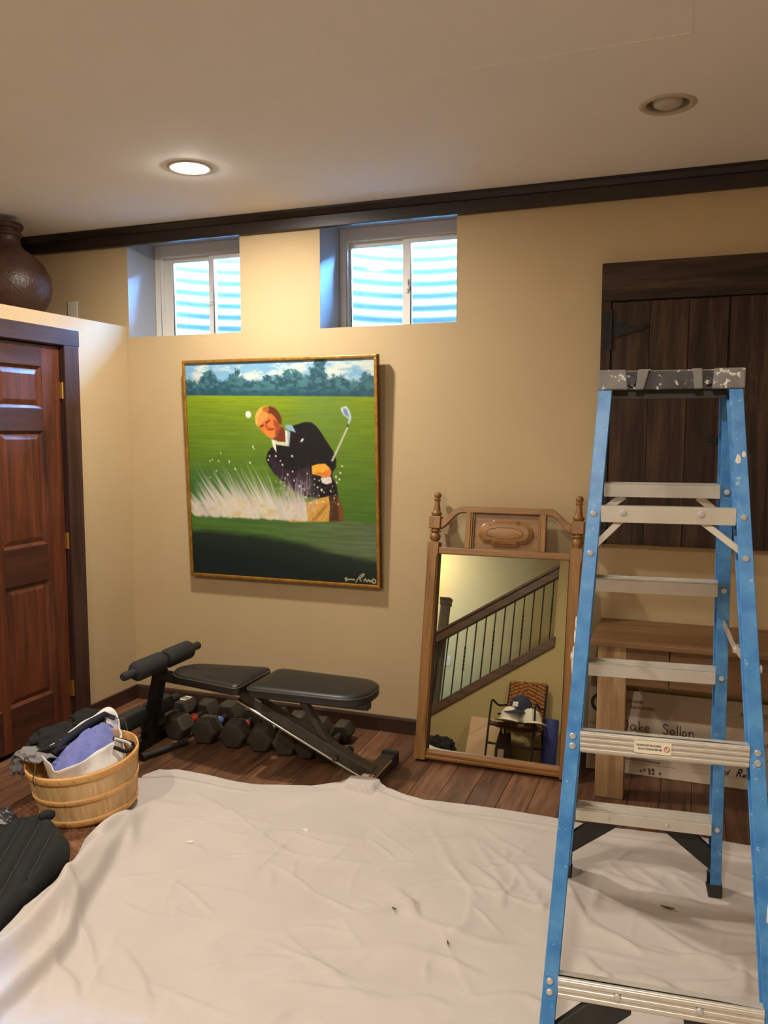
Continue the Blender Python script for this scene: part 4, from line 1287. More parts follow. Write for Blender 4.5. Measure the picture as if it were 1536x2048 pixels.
for z, h in ((.0, .03), (.098, .024), (BH - .034, .036)):
    m = MB()
    def hoopf(u, v, z=z, h=h):
        zz = z + h * v
        r = brad(min(zz, BH)) + .004 + .0025 * math.sin(v * PI)
        return V(r * math.cos(2 * PI * u), r * math.sin(2 * PI * u), zz)
    m.grid(hoopf, 72, 4, wrap=True)
    hp = m.build('hoop', MT['hoop'], t, solid=.004, angle=60)
    sm_ = MB()
    for k in range(26):
        a = 2 * PI * (k + .3) / 26
        r = brad(min(z + h * .5, BH)) + .0068
        p = V(r * math.cos(a), r * math.sin(a), z + h * .5); d = V(-math.sin(a), math.cos(a), -.9) * .004
        sm_.bar(p - d, p + d, .0012, .0012)
    sm_.build('staples', MT['wire'], hp, smooth=False)
m = MB()
m.lathe([(0, .006), (brad(.006) - .006, .006), (brad(.006) - .006, .01), (0, .01)], n=40)
m.build('basket_floor', MT['stave'], t)
m = MB()
m.grid(lambda u, v: V((brad(BH) - .0035 - .004 * (1 if v > .5 else 0)) * math.cos(2 * PI * u), (brad(BH) - .0035 - .004 * (1 if v > .5 else 0)) * math.sin(2 * PI * u), BH - .03 + .032 * abs(.5 - abs(v - .5)) * 2), 64, 4, wrap=True)
m.build('inner_hoop', MT['hoop'], t, angle=60)
for a, lean in ((RZ(226), .02), (RZ(72), .0)):
    r = brad(BH) + .009
    c0 = V(math.cos(a), math.sin(a), 0); td = V(-math.sin(a), math.cos(a), 0)
    pts = [c0 * r - td * .055 + V(0, 0, BH - .03), c0 * (r + .002) - td * .055 + V(0, 0, BH + .0), c0 * (r - lean) - td * .05 + V(0, 0, BH + .05), c0 * (r - lean) + td * .05 + V(0, 0, BH + .05), c0 * (r + .002) + td * .055 + V(0, 0, BH), c0 * r + td * .055 + V(0, 0, BH - .03)]
    MB().tube(pts, .0024, 7).build('wire_handle', MT['wire'], t)

# white open bag standing in the basket: creased sides, four drooping corners
def loft_loop(pts, n):
    q = catmull(pts + pts[:1], 10)
    P = np.array(q)
    d = np.concatenate([[0], np.cumsum(np.linalg.norm(np.diff(P, axis=0), axis=1))])
    s = np.linspace(0, d[-1], n, endpoint=False)
    return np.stack([np.interp(s, d, P[:, k]) for k in range(3)], 1)
rim = [(.60, -1.40, .262), (.60, -1.30, .29), (.60, -1.15, .315), (.615, -1.03, .335), (.67, -1.02, .325), (.735, -1.085, .30), (.80, -1.16, .285), (.805, -1.24, .275), (.795, -1.36, .262), (.785, -1.445, .252), (.745, -1.475, .243), (.68, -1.44, .25)]
base = [(.61, -1.36, .13), (.60, -1.28, .13), (.60, -1.20, .13), (.64, -1.13, .13), (.70, -1.12, .13), (.78, -1.14, .13), (.85, -1.18, .13), (.875, -1.25, .13), (.87, -1.33, .13), (.83, -1.40, .13), (.76, -1.44, .13), (.68, -1.42, .13)]
nn = 96
Lr, Lb = loft_loop(rim, nn), loft_loop(base, nn)
m = MB()
def bagf(u, v):
    i = int(round(u * nn)) % nn
    a, b = Lb[i], Lr[i]
    p = a + (b - a) * v
    w_ = .010 * mnoise.fractal(V(u * 14, v * 3, 2), 1, 2, 3) * math.sin(v * PI) + .004 * math.sin(u * 60) * v
    n_ = np.array([p[0] - .72, p[1] + 1.25, 0]); n_ = n_ / (np.linalg.norm(n_) + 1e-6)
    p = p + n_ * w_
    if v > .93: p = p + np.array([0, 0, .004 * math.sin(u * 40)])
    return V(*p)
m.grid(bagf, nn, 14, wrap=True)
tag(m.build('cotton_bag', MT['liner'], None, solid=.004, angle=80), 'white cotton bag standing open in the bushel basket', 'bag')
t = MB()
def shirtf(u, v):
    a = 2 * PI * u
    s_ = v
    c = np.array([.705, -1.255])
    i = int(round(u * nn)) % nn
    e = Lr[i][:2]
    p = c + (e - c) * (1 - s_) * .86
    zr = Lr[i][2]
    z = (zr - .035) * (1 - s_) + .315 * s_ + .0 + .014 * mnoise.fractal(V(p[0] * 22, p[1] * 22, 3), 1, 2, 4) + .018 * math.sin(PI * min(1, s_ * 1.2)) * 1.0
    return V(p[0], p[1], z - .02)
t.grid(shirtf, nn, 24, wrap=True)
tag(t.build('blue_shirt', MT['blue_cloth'], None, angle=80), 'periwinkle blue shirt crumpled inside the white bag', 'shirt')
t = MB()
t.tube([(.625, -1.36, .255), (.62, -1.28, .285), (.625, -1.15, .308), (.64, -1.06, .322), (.69, -1.06, .312)], [.012, .016, .016, .014, .01], 10)
tag(t.build('navy_garment', MT['navy'], None), 'dark navy garment edge tucked behind the blue shirt in the bag', 'garment')
m = MB()
m.blob((.535, -1.22, .262), (.085, .17, .05), .32, 2.4, 1, 4)
m.blob((.555, -1.07, .285), (.075, .10, .045), .35, 2.6, 5, 4)
m.blob((.58, -1.32, .25), (.06, .08, .04), .3, 2.6, 8, 4)
tag(m.build('black_clothes', MT['black_cloth'], None, angle=80), 'heap of black clothing on the basket rim behind the white bag', 'clothing')
m = MB()
def greyf(u, v):
    p0 = catmull([(.63, -1.42, .252), (.575, -1.415, .268), (.528, -1.405, .264), (.50, -1.405, .225), (.497, -1.405, .18)], 6)
    k = u * (len(p0) - 1); i = min(int(k), len(p0) - 2); f_ = k - i
    p = [p0[i][j] * (1 - f_) + p0[i + 1][j] * f_ for j in range(3)]
    s_ = (v - .5) * (.12 - .05 * u)
    return V(p[0] + s_ * .6 + .008 * mnoise.noise(V(u * 6, v * 6, 0)), p[1] + s_ * .8, p[2] + .010 * math.cos(v * 9 + u * 3) * (.4 + .6 * u) + .008 * mnoise.noise(V(u * 9, v * 9, 3)))
m.grid(greyf, 30, 26)
m.blob((.545, -1.405, .262), (.05, .045, .022), .35, 2.6, 21, 3)
m.blob((.512, -1.405, .215), (.028, .045, .045), .4, 2.4, 22, 3)
tag(m.build('grey_shirt', MT['grey_cloth'], None, solid=.006, angle=80), 'grey shirt hanging over the left rim of the basket', 'shirt')
m = MB()
m.tube(catmull([(.795, -1.20, .285), (.83, -1.16, .262), (.855, -1.14, .24), (.86, -1.20, .238), (.82, -1.23, .262)], 6), .008, 8)
o = tag(m.build('black_strap', MT['black_cloth'], None), 'black and white strap tucked between white bag and basket rim', 'strap')
m = MB(); m.tube(catmull([(.805, -1.205, .287), (.837, -1.17, .264), (.85, -1.16, .25)], 6), .006, 8)
m.build('white_edge', MT['liner'], o)

# ------------------------------------------------------------------ black quilted bag and patterned bag, lower left
t = thing('quilted_bag', 'black channel-stitched padded bag lying beside the drop cloth', 'bag', (0, 0, 0))
outl = [(.67, -1.62), (.69, -1.555), (.745, -1.535), (.81, -1.56), (.90, -1.615), (.97, -1.665), (1.01, -1.75), (1.04, -1.86), (1.095, -2.03), (1.165, -2.25), (1.19, -2.5), (1.0, -2.72), (.75, -2.72), (.6, -2.45), (.52, -2.05), (.58, -1.76)]
LP = loft_loop([(x, y, 0) for x, y in outl], 300)[:, :2]
cxy = LP.mean(0)
BAGH = .115
m = MB()
sdir = np.array([math.cos(RZ(-61)), math.sin(RZ(-61))])       # seam direction on the floor plan
sn = np.array([-sdir[1], sdir[0]])
def bagtop(p):
    q = (p - cxy) @ sn
    ph = ((q + .031) / .062) % 1.0
    return .022 * (math.sin(ph * PI) ** .7 - .65)
def bq(u, v):
    i = int(round(u * 300)) % 300
    prof = [(.93, .003), (.985, .02), (1.0, .05), (.995, .08), (.965, .102), (.92, .112)] + [(.92 * (1 - k / 44), .112) for k in range(1, 45)]
    k = int(round(v * (len(prof) - 1)))
    s_, z = prof[k]
    p = cxy + (LP[i] - cxy) * s_
    if k >= 4: z += bagtop(p) * min(1, (k - 3) / 3)
    return V(p[0], p[1], z)
m.grid(bq, 300, 49, wrap=True)
m.build('padded_body', MT['bag'], t, angle=80)
m = MB()
for q in np.arange(-.496 + .031, .5, .062):
    line = []
    for s_ in np.linspace(-.8, .8, 160):
        p = cxy + sn * q + sdir * s_
        # inside test against the inset outline
        d = LP - cxy; ang = np.arctan2(d[:, 1], d[:, 0]); a = math.atan2(p[1] - cxy[1], p[0] - cxy[0])
        j = np.argmin(np.abs((ang - a + PI) % (2 * PI) - PI))
        if np.linalg.norm(p - cxy) < .9 * np.linalg.norm(d[j]): line.append((p[0], p[1], .1047))
    if len(line) > 4: MB().tube(line, .0014, 4).build('seam_stitching', MT['bag_seam'], t)
m = MB(); m.blob((.775, -1.565, .112), (.022, .032, .020), .1, 2, 3, 3, Matrix.Rotation(RZ(-30), 3, 'Z'))
m.build('carry_tab', MT['bag'], t, angle=80)
m = MB(); m.blob((.545, -1.62, .055), (.085, .11, .055), .15, 2.2, 11, 4)
tag(m.build('patterned_bag', MT['bag2'], None, angle=80), 'small grey and black patterned bag at left behind the quilted bag', 'bag')

# ------------------------------------------------------------------ canvas drop cloth with folds, hem and creases
def cloth_mesh():
    nu, nv = 420, 330
    u = np.linspace(0, 1, nu + 1); v = np.linspace(0, 1, nv + 1) ** 1.5
    Ug, Vg = np.meshgrid(u, v)                       # rows = v (back to front)
    lefty = np.array([-.80, -.90, -1.0, -1.10, -1.20, -1.34, -1.50, -1.60, -1.80, -2.03, -2.25, -2.6, -3.3])
    leftx = np.array([.84, .76, .73, .76, .82, .90, .93, .965, 1.045, 1.125, 1.185, 1.24, 1.3])
    Y0 = -.80
    y = -.86 * (1 - Vg) - 3.3 * Vg
    xl = np.interp(-y, -lefty, leftx)
    X = xl + (4.45 - xl) * Ug ** 1.05
    backx = np.array([.74, .85, 1.0, 1.25, 1.5, 1.62, 1.73, 1.85, 2.0, 2.25, 2.52, 2.8, 3.05, 3.3, 4.5])
    backy = np.array([-.93, -.855, -.845, -.845, -.80, -.74, -.705, -.715, -.755, -.735, -.705, -.712, -.705, -.712, -.73])
    yb = np.interp(X, backx, backy) + .008 * np.sin(X * 9)
    Y = yb + (-3.3 - yb) * Vg
    Z = np.full_like(X, .006)
    # broad undulation
    flat = np.stack([X.ravel(), Y.ravel()], 1)
    nz = np.array([mnoise.fractal(Vector((a * 2.6, b * 2.6, .3)), 1.0, 2.0, 3) for a, b in flat]).reshape(X.shape)
    Z += .010 * np.clip(nz + .25, 0, 2)
    nz2 = np.array([mnoise.ridged_multi_fractal(Vector((a * 3.2 + b * .8, b * 4.6, 7.3)), 1.0, 2.1, 2, 1.0, 2.0) for a, b in flat]).reshape(X.shape)
    Z += .0045 * np.clip(nz2 - 1.0, 0, 2)
    def seg(pts, amp, wid, asym=1.0):
        nonlocal Z
        P = np.array(catmull(pts, 10))
        best = np.full(X.shape, 9e9); sg = np.ones(X.shape); tt = np.zeros(X.shape)
        x0, x1 = P[:, 0].min() - wid * 4, P[:, 0].max() + wid * 4; y0, y1 = P[:, 1].min() - wid * 4, P[:, 1].max() + wid * 4
        msk = (X > x0) & (X < x1) & (Y > y0) & (Y < y1)
        xs, ys = X[msk], Y[msk]
        b = np.full(xs.shape, 9e9); s = np.ones(xs.shape); tp = np.zeros(xs.shape)
        for k in range(len(P) - 1):
            a, c = P[k], P[k + 1]; d = c - a; L2 = d @ d + 1e-12
            t_ = np.clip(((xs - a[0]) * d[0] + (ys - a[1]) * d[1]) / L2, 0, 1)
            dx, dy = xs - a[0] - t_ * d[0], ys - a[1] - t_ * d[1]
            dd = np.hypot(dx, dy); cr = d[0] * dy - d[1] * dx
            up = dd < b
            b = np.where(up, dd, b); s = np.where(up, np.sign(cr), s); tp = np.where(up, (k + t_) / (len(P) - 1), tp)
        w_ = np.where(s > 0, wid * asym, wid / asym)
        h = amp * np.exp(-(b / w_) ** 2) * np.sin(np.clip(tp, .0, 1) * PI * .96 + .06) ** .6
        Z[msk] += h
    # long folds on the left, running from the basket towards the camera
    seg([(1.0, -1.36), (1.06, -1.55), (1.13, -1.72), (1.20, -1.90), (1.30, -2.08), (1.32, -2.3), (1.36, -2.6), (1.45, -2.95)], .055, .036, .5)
    seg([(.99, -1.42), (1.03, -1.58), (1.09, -1.75), (1.17, -1.95), (1.22, -2.15), (1.24, -2.5)], .030, .03, 1.4)
    seg([(.97, -1.50), (1.06, -1.72), (1.15, -1.95), (1.22, -2.2), (1.28, -2.6)], .042, .035, 1.0)
    seg([(.93, -1.30), (.98, -1.40), (1.0, -1.52), (.98, -1.60)], .045, .03, .8)
    seg([(.95, -1.22), (1.02, -1.38), (1.10, -1.50)], .03, .03, .8)
    seg([(1.05, -1.75), (1.12, -1.85), (1.2, -1.88)], .02, .02, .7)
    seg([(1.26, -2.12), (1.42, -2.18), (1.52, -2.27)], .014, .02, .7)
    # ridge behind the hem by the bench foot
    seg([(1.30, -.93), (1.50, -.88), (1.66, -.81), (1.76, -.775), (1.95, -.82), (2.15, -.85), (2.45, -.83)], .024, .035, .65)
    seg([(1.62, -.74), (1.72, -.72), (1.82, -.74)], .03, .05, 1.0)
    seg([(2.55, -.86), (2.8, -.90), (3.05, -.93), (3.25, -.86)], .018, .04, .7)
    # creases across the middle
    for p, a, w_ in [([(1.55, -1.29), (1.72, -1.32), (1.95, -1.30), (2.0, -1.27)], .006, .012), ([(1.72, -2.05), (1.85, -1.92), (2.0, -1.86)], .016, .022), ([(1.98, -1.98), (2.15, -1.96), (2.3, -1.93)], .014, .022), ([(2.02, -1.62), (2.15, -1.52), (2.22, -1.47)], .018, .022), ([(2.12, -1.42), (2.2, -1.5), (2.24, -1.56)], .014, .02), ([(2.2, -1.75), (2.35, -1.72), (2.5, -1.75)], .010, .016), ([(2.3, -1.15), (2.45, -1.30), (2.48, -1.42)], .008, .014), ([(2.5, -1.12), (2.62, -1.22), (2.75, -1.36)], .009, .02), ([(1.05, -1.0), (1.3, -1.12), (1.5, -1.14)], .005, .015), ([(1.3, -1.8), (1.42, -1.84), (1.52, -1.82)], .007, .012), ([(1.45, -2.0), (1.6, -2.1), (1.7, -2.2)], .009, .016),
                     ([(2.7, -1.35), (2.95, -1.48), (3.2, -1.4), (3.35, -1.3)], .012, .022), ([(2.72, -1.22), (2.9, -1.3), (3.1, -1.45), (3.3, -1.55)], .008, .018), ([(2.75, -1.7), (2.95, -1.62), (3.1, -1.75)], .02, .03), ([(3.0, -1.6), (3.15, -1.55), (3.2, -1.48)], .014, .016), ([(2.66, -1.05), (2.9, -1.12), (3.2, -1.18)], .01, .03), ([(2.75, -1.55), (2.85, -1.7), (2.88, -1.85)], .012, .018), ([(2.5, -1.85), (2.62, -1.8), (2.7, -1.82)], .01, .015), ([(2.2, -2.0), (2.36, -1.9), (2.45, -1.9)], .008, .014)]:
        seg(p, a, w_, .7)
    R = np.random.RandomState(5)
    for k in range(170):
        cx, cy = R.uniform(1.25, 3.6), R.uniform(-2.4, -.95)
        a = R.uniform(0, PI); L = R.uniform(.05, .22)
        c_ = R.uniform(-.03, .03)
        seg([(cx - L * math.cos(a), cy - L * math.sin(a)), (cx + c_, cy - c_), (cx + L * math.cos(a), cy + L * math.sin(a))], R.uniform(.002, .0075), R.uniform(.006, .016), R.choice([.6, .8, 1.2]))
    # stitched hem along the back edge
    db = yb - Y
    hem = np.clip(1 - np.abs(db - .055) / .006, 0, 1)
    Z += .007 * np.clip((.056 - db) / .004, 0, 1) - .012 * np.clip(1 - np.abs(db - .061) / .006, 0, 1) + .006 * np.exp(-((db - .075) / .012) ** 2)
    Z += .012 * np.exp(-(db / .03) ** 2) * (1 + np.sin(X * 4.1)) * .5
    # left edge curls up against the bag
    dl = X - xl
    Z += .075 * np.exp(-(dl / .07) ** 2) * np.clip((-Y - 1.80) / .25, 0, 1)
    Z += .006 * np.exp(-(dl / .02) ** 2)
    # over the rug and over the bench foot
    Z += .012 * np.clip((1.14 - X) / .06, 0, 1) * np.clip((-Y - 1.1) / .05, 0, 1)
    Z = np.where((X > 1.66) & (X < 1.79) & (Y > -.80), np.maximum(Z, .062), Z)
    # calm spots where the ladder feet press the cloth down
    for fx, fy in FEET:
        d = np.hypot(X - fx, Y - fy)
        Z = Z * (1 - np.exp(-(d / .07) ** 4)) + .004 * np.exp(-(d / .07) ** 4)
    return X, Y, Z, nu, nv
LROT = RZ(5.5)
LC = (2.93, -1.595)
def ladder_pt(x, y): return (LC[0] + x * math.cos(LROT) - y * math.sin(LROT), LC[1] + x * math.sin(LROT) + y * math.cos(LROT))
FEET = [ladder_pt(sx * .24, sy * .53) for sx in (-1, 1) for sy in (-1, 1)]
X, Y, Z, nu, nv = cloth_mesh()
me = bpy.data.meshes.new('drop_cloth')
idx = np.arange((nu + 1) * (nv + 1)).reshape(nv + 1, nu + 1)
fa = np.stack([idx[:-1, :-1], idx[1:, :-1], idx[1:, 1:], idx[:-1, 1:]], -1).reshape(-1, 4)
me.from_pydata(np.stack([X, Y, Z], -1).reshape(-1, 3).tolist(), [], fa.tolist())
me.shade_smooth(); me.materials.append(MT['canvas'])
cloth = tag(link(bpy.data.objects.new('drop_cloth', me)), 'large creased off-white canvas drop cloth spread over the floor', 'drop cloth')
sd = cloth.modifiers.new('solid', 'SOLIDIFY'); sd.thickness = .002; sd.offset = 1
def cloth_z(x, y):
    k = np.argmin((X - x) ** 2 + (Y - y) ** 2)
    return float(Z.ravel()[k])
for x, y, a, lab in ((2.98, -1.22, 20, 'brown curled scrap on the cloth between the ladder legs'), (2.16, -1.55, 35, 'dark scrap on the cloth just left of the ladder'), (2.37, -1.66, 70, 'tiny dark scrap on the cloth nearest the camera')):
    m = MB()
    L = .022 if x > 2.9 else .012
    m.grid(lambda u, v: V((u - .5) * L * 2, (v - .5) * L * .5 * math.sin(PI * (.1 + .8 * u)), .004 + .006 * u * u + .003 * math.sin(v * PI)), 8, 4)
    o = m.build('scrap', MT['leaf'], None, solid=.0015)
    o.location = (x, y, cloth_z(x, y) + .003); o.rotation_euler = (0, 0, RZ(-a))
    tag(o, lab, 'scrap')
for x, y, a, lab in ((1.65, -1.15, 0, 'white paint flake on the cloth in front of the bench'), (1.28, -1.38, 40, 'white paint flake on the cloth beside the basket')):
    o = MB().box(-.011, .009, -.006, .007, 0, .0012).box(-.002, .012, -.01, .003, .0004, .0015).build('paint_flake', MT['white_paint'], None, smooth=False)
    o.location = (x, y, cloth_z(x, y) + .004); o.rotation_euler = (0, 0, RZ(a)); tag(o, lab, 'paint flake')

# ------------------------------------------------------------------ blue stepladder, seen from its back
t = thing('stepladder', 'blue fibreglass stepladder with aluminium steps, open on the drop cloth', 'ladder', (LC[0], LC[1], .006), (0, 0, LROT))
def lerp(a, b, k): return tuple(a[i] + (b[i] - a[i]) * k for i in range(3))
def channel(p0, p1, side, outward, dep, fl, th=.004):
    """C channel rail from p0 to p1; web on the outer side, flanges towards the middle"""
    p0, p1 = Vector(p0), Vector(p1); d = (p1 - p0).normalized()
    xx = V(1, 0, 0); yy = d.cross(xx).normalized()
    if yy.y < 0: yy = -yy
    xx = (xx - d * xx.dot(d)).normalized()
    s_ = -side
    sec = [(0, -dep / 2), (s_ * fl, -dep / 2), (s_ * fl, -dep / 2 + th), (s_ * th, -dep / 2 + th), (s_ * th, dep / 2 - th), (s_ * fl, dep / 2 - th), (s_ * fl, dep / 2), (0, dep / 2)]
    m = MB()
    m.prism(sec, lambda q: p0 + xx * q[0] + yy * q[1], lambda q: p1 + xx * q[0] + yy * q[1])
    return m
ZT = 1.655
NEAR = {s_: ((s_ * .268, -.525, .02), (s_ * .1765 + .012, -.02, ZT)) for s_ in (-1, 1)}
FAR = {s_: ((s_ * .262, .53, .02), (s_ * .1765 + .012, .10, ZT)) for s_ in (-1, 1)}
for s_ in (-1, 1):
    channel(*NEAR[s_], s_, -1, .055, .034).build('rear_rail', MT['blue_frp'], t, smooth=False, bevel=.0015, seg=1)
    channel(*FAR[s_], s_, 1, .075, .034).build('front_rail', MT['blue_frp'], t, smooth=False, bevel=.0015, seg=1)
def at_z(R, s_, z):
    a, b = R[s_]; return lerp(a, b, (z - a[2]) / (b[2] - a[2]))
RIVET = []
def rivet(p, r=.0085):
    if not RIVET:
        RIVET.append(MB().tube([(0, 0, 0), (0, -.002, 0), (0, -.0045, 0), (0, -.0055, 0)], [.0085, .0085, .0065, .0009], 10).build('rivet', MT['alu_dull'], t))
        o = RIVET[0]
    else:
        o = RIVET[0].copy(); COL.objects.link(o); o.parent = t
    o.location = p; o.scale = (r / .0085, 1, r / .0085)
# rear horizontals (nearest the camera)
YN = -.0285
for zc, ribs, h in ((1.335, 0, .042), (.793, 4, .05), (.262, 3, .05)):
    a, b = at_z(NEAR, -1, zc), at_z(NEAR, 1, zc)
    m = MB()
    y = a[1] + YN
    x0, x1 = a[0] + .0345, b[0] - .0345
    xa, xb = (a[0] + .005, b[0] - .005)
    m.box(x0 - .001, x1 + .001, y + .006, y + .012, zc - h / 2, zc + h / 2)
    m.box(x0 - .001, x1 + .001, y - .002, y + .006, zc - h / 2, zc + h / 2)
    m.box(x0 - .001, x1 + .001, y + .006, y + .03, zc + h / 2 - .003, zc + h / 2)
    m.box(x0 - .001, x1 + .001, y + .006, y + .03, zc - h / 2, zc - h / 2 + .003)
    if ribs:
        for k in range(ribs):
            zz = zc - h / 2 + h * (k + .5) / ribs
            m.box(x0 - .001, x1 + .001, y - .0045, y - .002, zz - h / ribs * .3, zz + h / ribs * .3)
    hz = m.build('horizontal_bar', MT['alu'], t, smooth=False, bevel=.001, seg=1)
    for sgn, p in ((-1, a), (1, b)):
        for dz in ((0,) if not ribs else (-.011, .011)):
            rivet((p[0] - sgn * .016, y - .001 + dz * .3, zc + dz))
    if not ribs or zc < .4:
        for k in (.17, .75) if not ribs else (.3, .7):
            rivet((x0 + (x1 - x0) * k, y - .0045 if ribs else y - .002, zc + .004))
    if zc == .793:
        lx = x0 + (x1 - x0) * .44
        MB().box(lx - .042, lx + .042, y - .006, y - .0048, zc - .012, zc + .017).build('warning_sticker', MT['sticker'], hz, smooth=False)
        text('THIS SIDE IS NOT FOR CLIMBING', .0062, (lx - .038, y - .0065, zc + .006), (RZ(90), 0, 0), MT['ink'], hz, 'sticker_lettering', wid=.62)
        text('DO NOT STAND OR STEP HERE', .0062, (lx - .034, y - .0065, zc - .003), (RZ(90), 0, 0), MT['ink'], hz, 'sticker_lettering', wid=.62)
        m = MB()
        m.tube([(lx + .032 + .006 * math.cos(q), y - .0065, zc + .002 + .006 * math.sin(q)) for q in [2 * PI * k / 20 for k in range(20)]], .0008, 5, closed=True)
        m.bar((lx + .028, y - .0065, zc + .0055), (lx + .036, y - .0065, zc - .0015), .001, .001)
        m.build('prohibition_sign', MT['red_ink'], hz)
    if not ribs:
        for sgn, p in ((-1, a), (1, b)):
            q = at_z(NEAR, sgn, zc - .10)
            xs = x0 + (x1 - x0) * (.17 if sgn < 0 else .75)
            MB().bar((xs, y + .014, zc - .012), (q[0] - sgn * .02, q[1] - .008, zc - .088), .016, .006, (0, 1, 0)).build('brace', MT['alu'], t, smooth=False, bevel=.001, seg=1)
            rivet((q[0] - sgn * .017, q[1] - .0295, zc - .098))
# steps on the far side
for zc in (1.395, 1.105, .825, .548, .285):
    a, b = at_z(FAR, -1, zc), at_z(FAR, 1, zc)
    m = MB()
    x0, x1 = a[0] + .005, b[0] - .005
    y0, y1 = a[1] - .048, a[1] + .034
    m.box(x0 + .03, x1 - .03, y0, y0 + .004, zc - .036, zc)
    m.box(x0, x1, y0 + .0165, y1, zc - .003, zc)
    m.box(x0 + .03, x1 - .03, y0 + .004, y0 + .0165, zc - .003, zc)
    m.box(x0, x1, y1 - .004, y1, zc - .03, zc - .003)
    for k in range(4):
        yy = y0 + .008 + k * .02
        m.box(x0 + .03, x1 - .03, yy, yy + .007, zc, zc + .0025)
    m.build('step', MT['alu'], t, smooth=False, bevel=.0008, seg=1)
    for sgn, p in ((-1, a), (1, b)): rivet((p[0] - sgn * .017, p[1] - .0385, zc - .018))
    if zc < .3:
        for k in (.28, .66): rivet((x0 + (x1 - x0) * k, y0, zc - .018), r=.006)
    if zc > 1.3:
        for sgn, p in ((-1, a), (1, b)):
            q = at_z(FAR, sgn, zc - .10)
            MB().bar((p[0] - sgn * .09, a[1] - .03, zc - .034), (q[0] - sgn * .008, q[1] - .02, zc - .105), .02, .005, (0, 1, 0)).build('brace', MT['alu'], t, smooth=False)
# black knee braces and boots
for R, sy, dep in ((NEAR, -1, .055), (FAR, 1, .075)):
    zc = .262 if sy < 0 else .285
    for sgn in (-1, 1):
        p = at_z(R, sgn, zc - .03); q = at_z(R, sgn, .07 if sy > 0 else .1)
        L = .42
        yv = lambda z: at_z(R, sgn, z)[1] - dep / 2 + .006
        pts = [(p[0] - sgn * .20, zc - .035), (q[0] - sgn * .008, .075), (q[0] - sgn * .008, .155), (p[0] - sgn * .12, zc - .012), (p[0] - sgn * .20, zc - .012)]
        m = MB()
        m.prism(pts, lambda e: V(e[0], yv(e[1]), e[1]), lambda e: V(e[0], yv(e[1]) + .022, e[1]))
        m.build('knee_brace', MT['blk_plastic'], t, smooth=False, bevel=.003)
        b0, b1 = R[sgn][0], at_z(R, sgn, .055)
        m = channel((b0[0] + sgn * .003, b0[1] - sy * 0, -.001), (b1[0] + sgn * .003, b1[1], b1[2]), sgn, 1, dep + .007, .04, .0065)
        m.box(min(b0[0] + sgn * .003, b0[0] - sgn * .04), max(b0[0] + sgn * .003, b0[0] - sgn * .04), b0[1] - dep / 2 - .004, b0[1] + dep / 2 + .004, 0, .012)
        m.build('boot', MT['blk_plastic'], t, smooth=False, bevel=.002)
# spreader bars
for sgn in (-1, 1):
    a, b = at_z(NEAR, sgn, .98), at_z(FAR, sgn, .99)
    xo = sgn * .006
    mid = ((a[0] + b[0]) / 2, (a[1] + b[1]) / 2, .965)
    m = MB()
    m.bar((a[0] - sgn * .012, a[1], .98), (mid[0] - sgn * .012, mid[1], mid[2]), .004, .022)
    m.bar((mid[0] - sgn * .016, mid[1] - .01, mid[2]), (b[0] - sgn * .016, b[1], .99), .004, .022)
    m.cyl((mid[0] - sgn * .02, mid[1], mid[2]), (mid[0] - sgn * .006, mid[1], mid[2]), .012, n=10)
    m.cyl((a[0] - sgn * .02, a[1], .98), (a[0] + sgn * .008, a[1], .98), .010, n=10)
    m.build('spreader', MT['alu'], t, smooth=False)
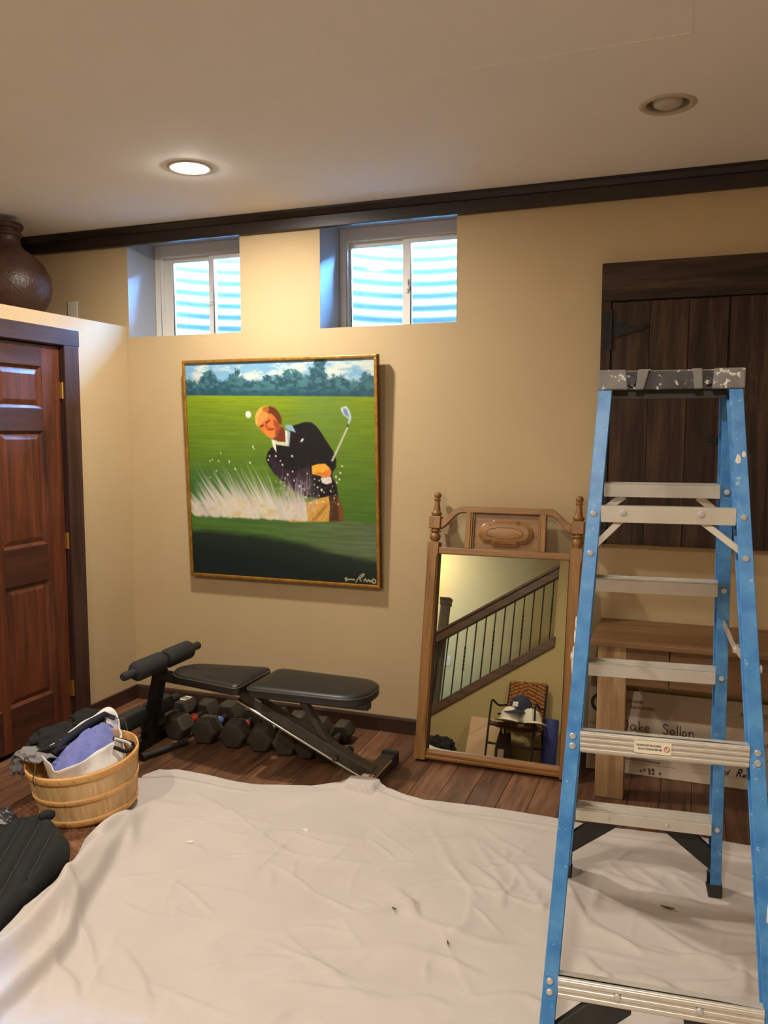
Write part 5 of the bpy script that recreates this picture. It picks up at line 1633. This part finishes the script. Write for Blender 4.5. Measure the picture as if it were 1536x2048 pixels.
# plastic top cap with tool slots
cx0, cx1 = -.1765 + .012 - .004, .1765 + .012 + .004
cy0, cy1 = -.056, .148
zb, zt = ZT - .002, ZT + .05
m = MB()
Wc = cx1 - cx0
X_ = lambda k: cx0 + Wc * k
top = MB()
top.box(cx0 + .004, cx1 - .004, cy0 + .03, cy1, zt - .012, zt - .001)
top.box(cx0 + .004, cx1 - .004, cy1 - .006, cy1, zb, zt - .012)
top.box(cx0, cx0 + .006, cy0 + .01, cy1, zb - .018, zt - .0015)
top.box(cx1 - .006, cx1, cy0 + .01, cy1, zb - .018, zt - .0015)
cap = top.build('top_cap', MT['cap'], t, smooth=False, bevel=.004)
for a, b in ((0.0, .215), (.785, 1.0)):
    q = MB()
    ta = .012 if a < .5 else -.012
    q.extr([(X_(a), zb), (X_(b) + (-.0 if a < .5 else .0), zb), (X_(b) - (.006 if a < .5 else -.0), zt), (X_(a) + .004, zt)], 'y', cy0, cy0 + .032)
    q.build('cap_block', MT['cap'], cap, smooth=False, bevel=.004)
for a, b in ((.265, .335), (.665, .735)):
    q = MB()
    lean = .012 if a < .5 else -.012
    q.extr([(X_(a) , zb), (X_(b) - .004, zb), (X_(b) + lean * .6, zt - .006), (X_(b) + lean * .6 + (.006 if a < .5 else 0), zt), (X_(a) + (lean * .5), zt)], 'y', cy0 - .002, cy0 + .03)
    q.build('slot_rib', MT['cap'], cap, smooth=False, bevel=.003)
q = MB()
q.extr([(X_(.325), zb), (X_(.675), zb), (X_(.68), zt - .02), (X_(.655), zt - .005), (X_(.345), zt - .005), (X_(.32), zt - .02)], 'y', cy0 + .010, cy0 + .03)
q.build('centre_panel', MT['cap_dark'], cap, smooth=False, bevel=.003)
for a in (.238, .762):
    q = MB()
    q.box(X_(a) - .016, X_(a) + .016, cy0 + .022, cy0 + .031, zb, zt - .004)
    q.cyl((X_(a), cy0 + .012, zt - .03), (X_(a), cy0 + .022, zt - .03), .012, n=14)
    q.build('tool_slot', MT['cap_dark'], cap, smooth=False, bevel=.002)
q = MB()
q.box(cx0 + .04, cx1 - .04, cy0 + .032, cy0 + .04, zb - .022, zb + .004)
q.build('cap_shade_web', MT['blk_plastic'], cap, smooth=False)  # web coloured black, the shadow under the cap put into its colour
# dried paint on rails
for sgn, z, dx, w_, h in ((1, 1.47, -.022, .010, .030), (1, 1.485, -.008, .008, .018), (1, .46, -.014, .006, .07), (1, .42, -.012, .004, .05)):
    p = at_z(NEAR, sgn, z)
    MB().blob((p[0] + dx, p[1] - .029, z), (w_ * .6, .0012, h * .6), .35, 2.5, int(z * 100), 3).build('paint_splash', MT['white_paint'], t, angle=80)
for z in (1.06, 1.03, .99, .96):
    p = at_z(NEAR, -1, z)
    MB().blob((p[0] - .001, p[1] - .012, z), (.003, .012, .02), .4, 2.5, int(z * 100), 3).build('paint_splash', MT['white_paint'], t, angle=80)
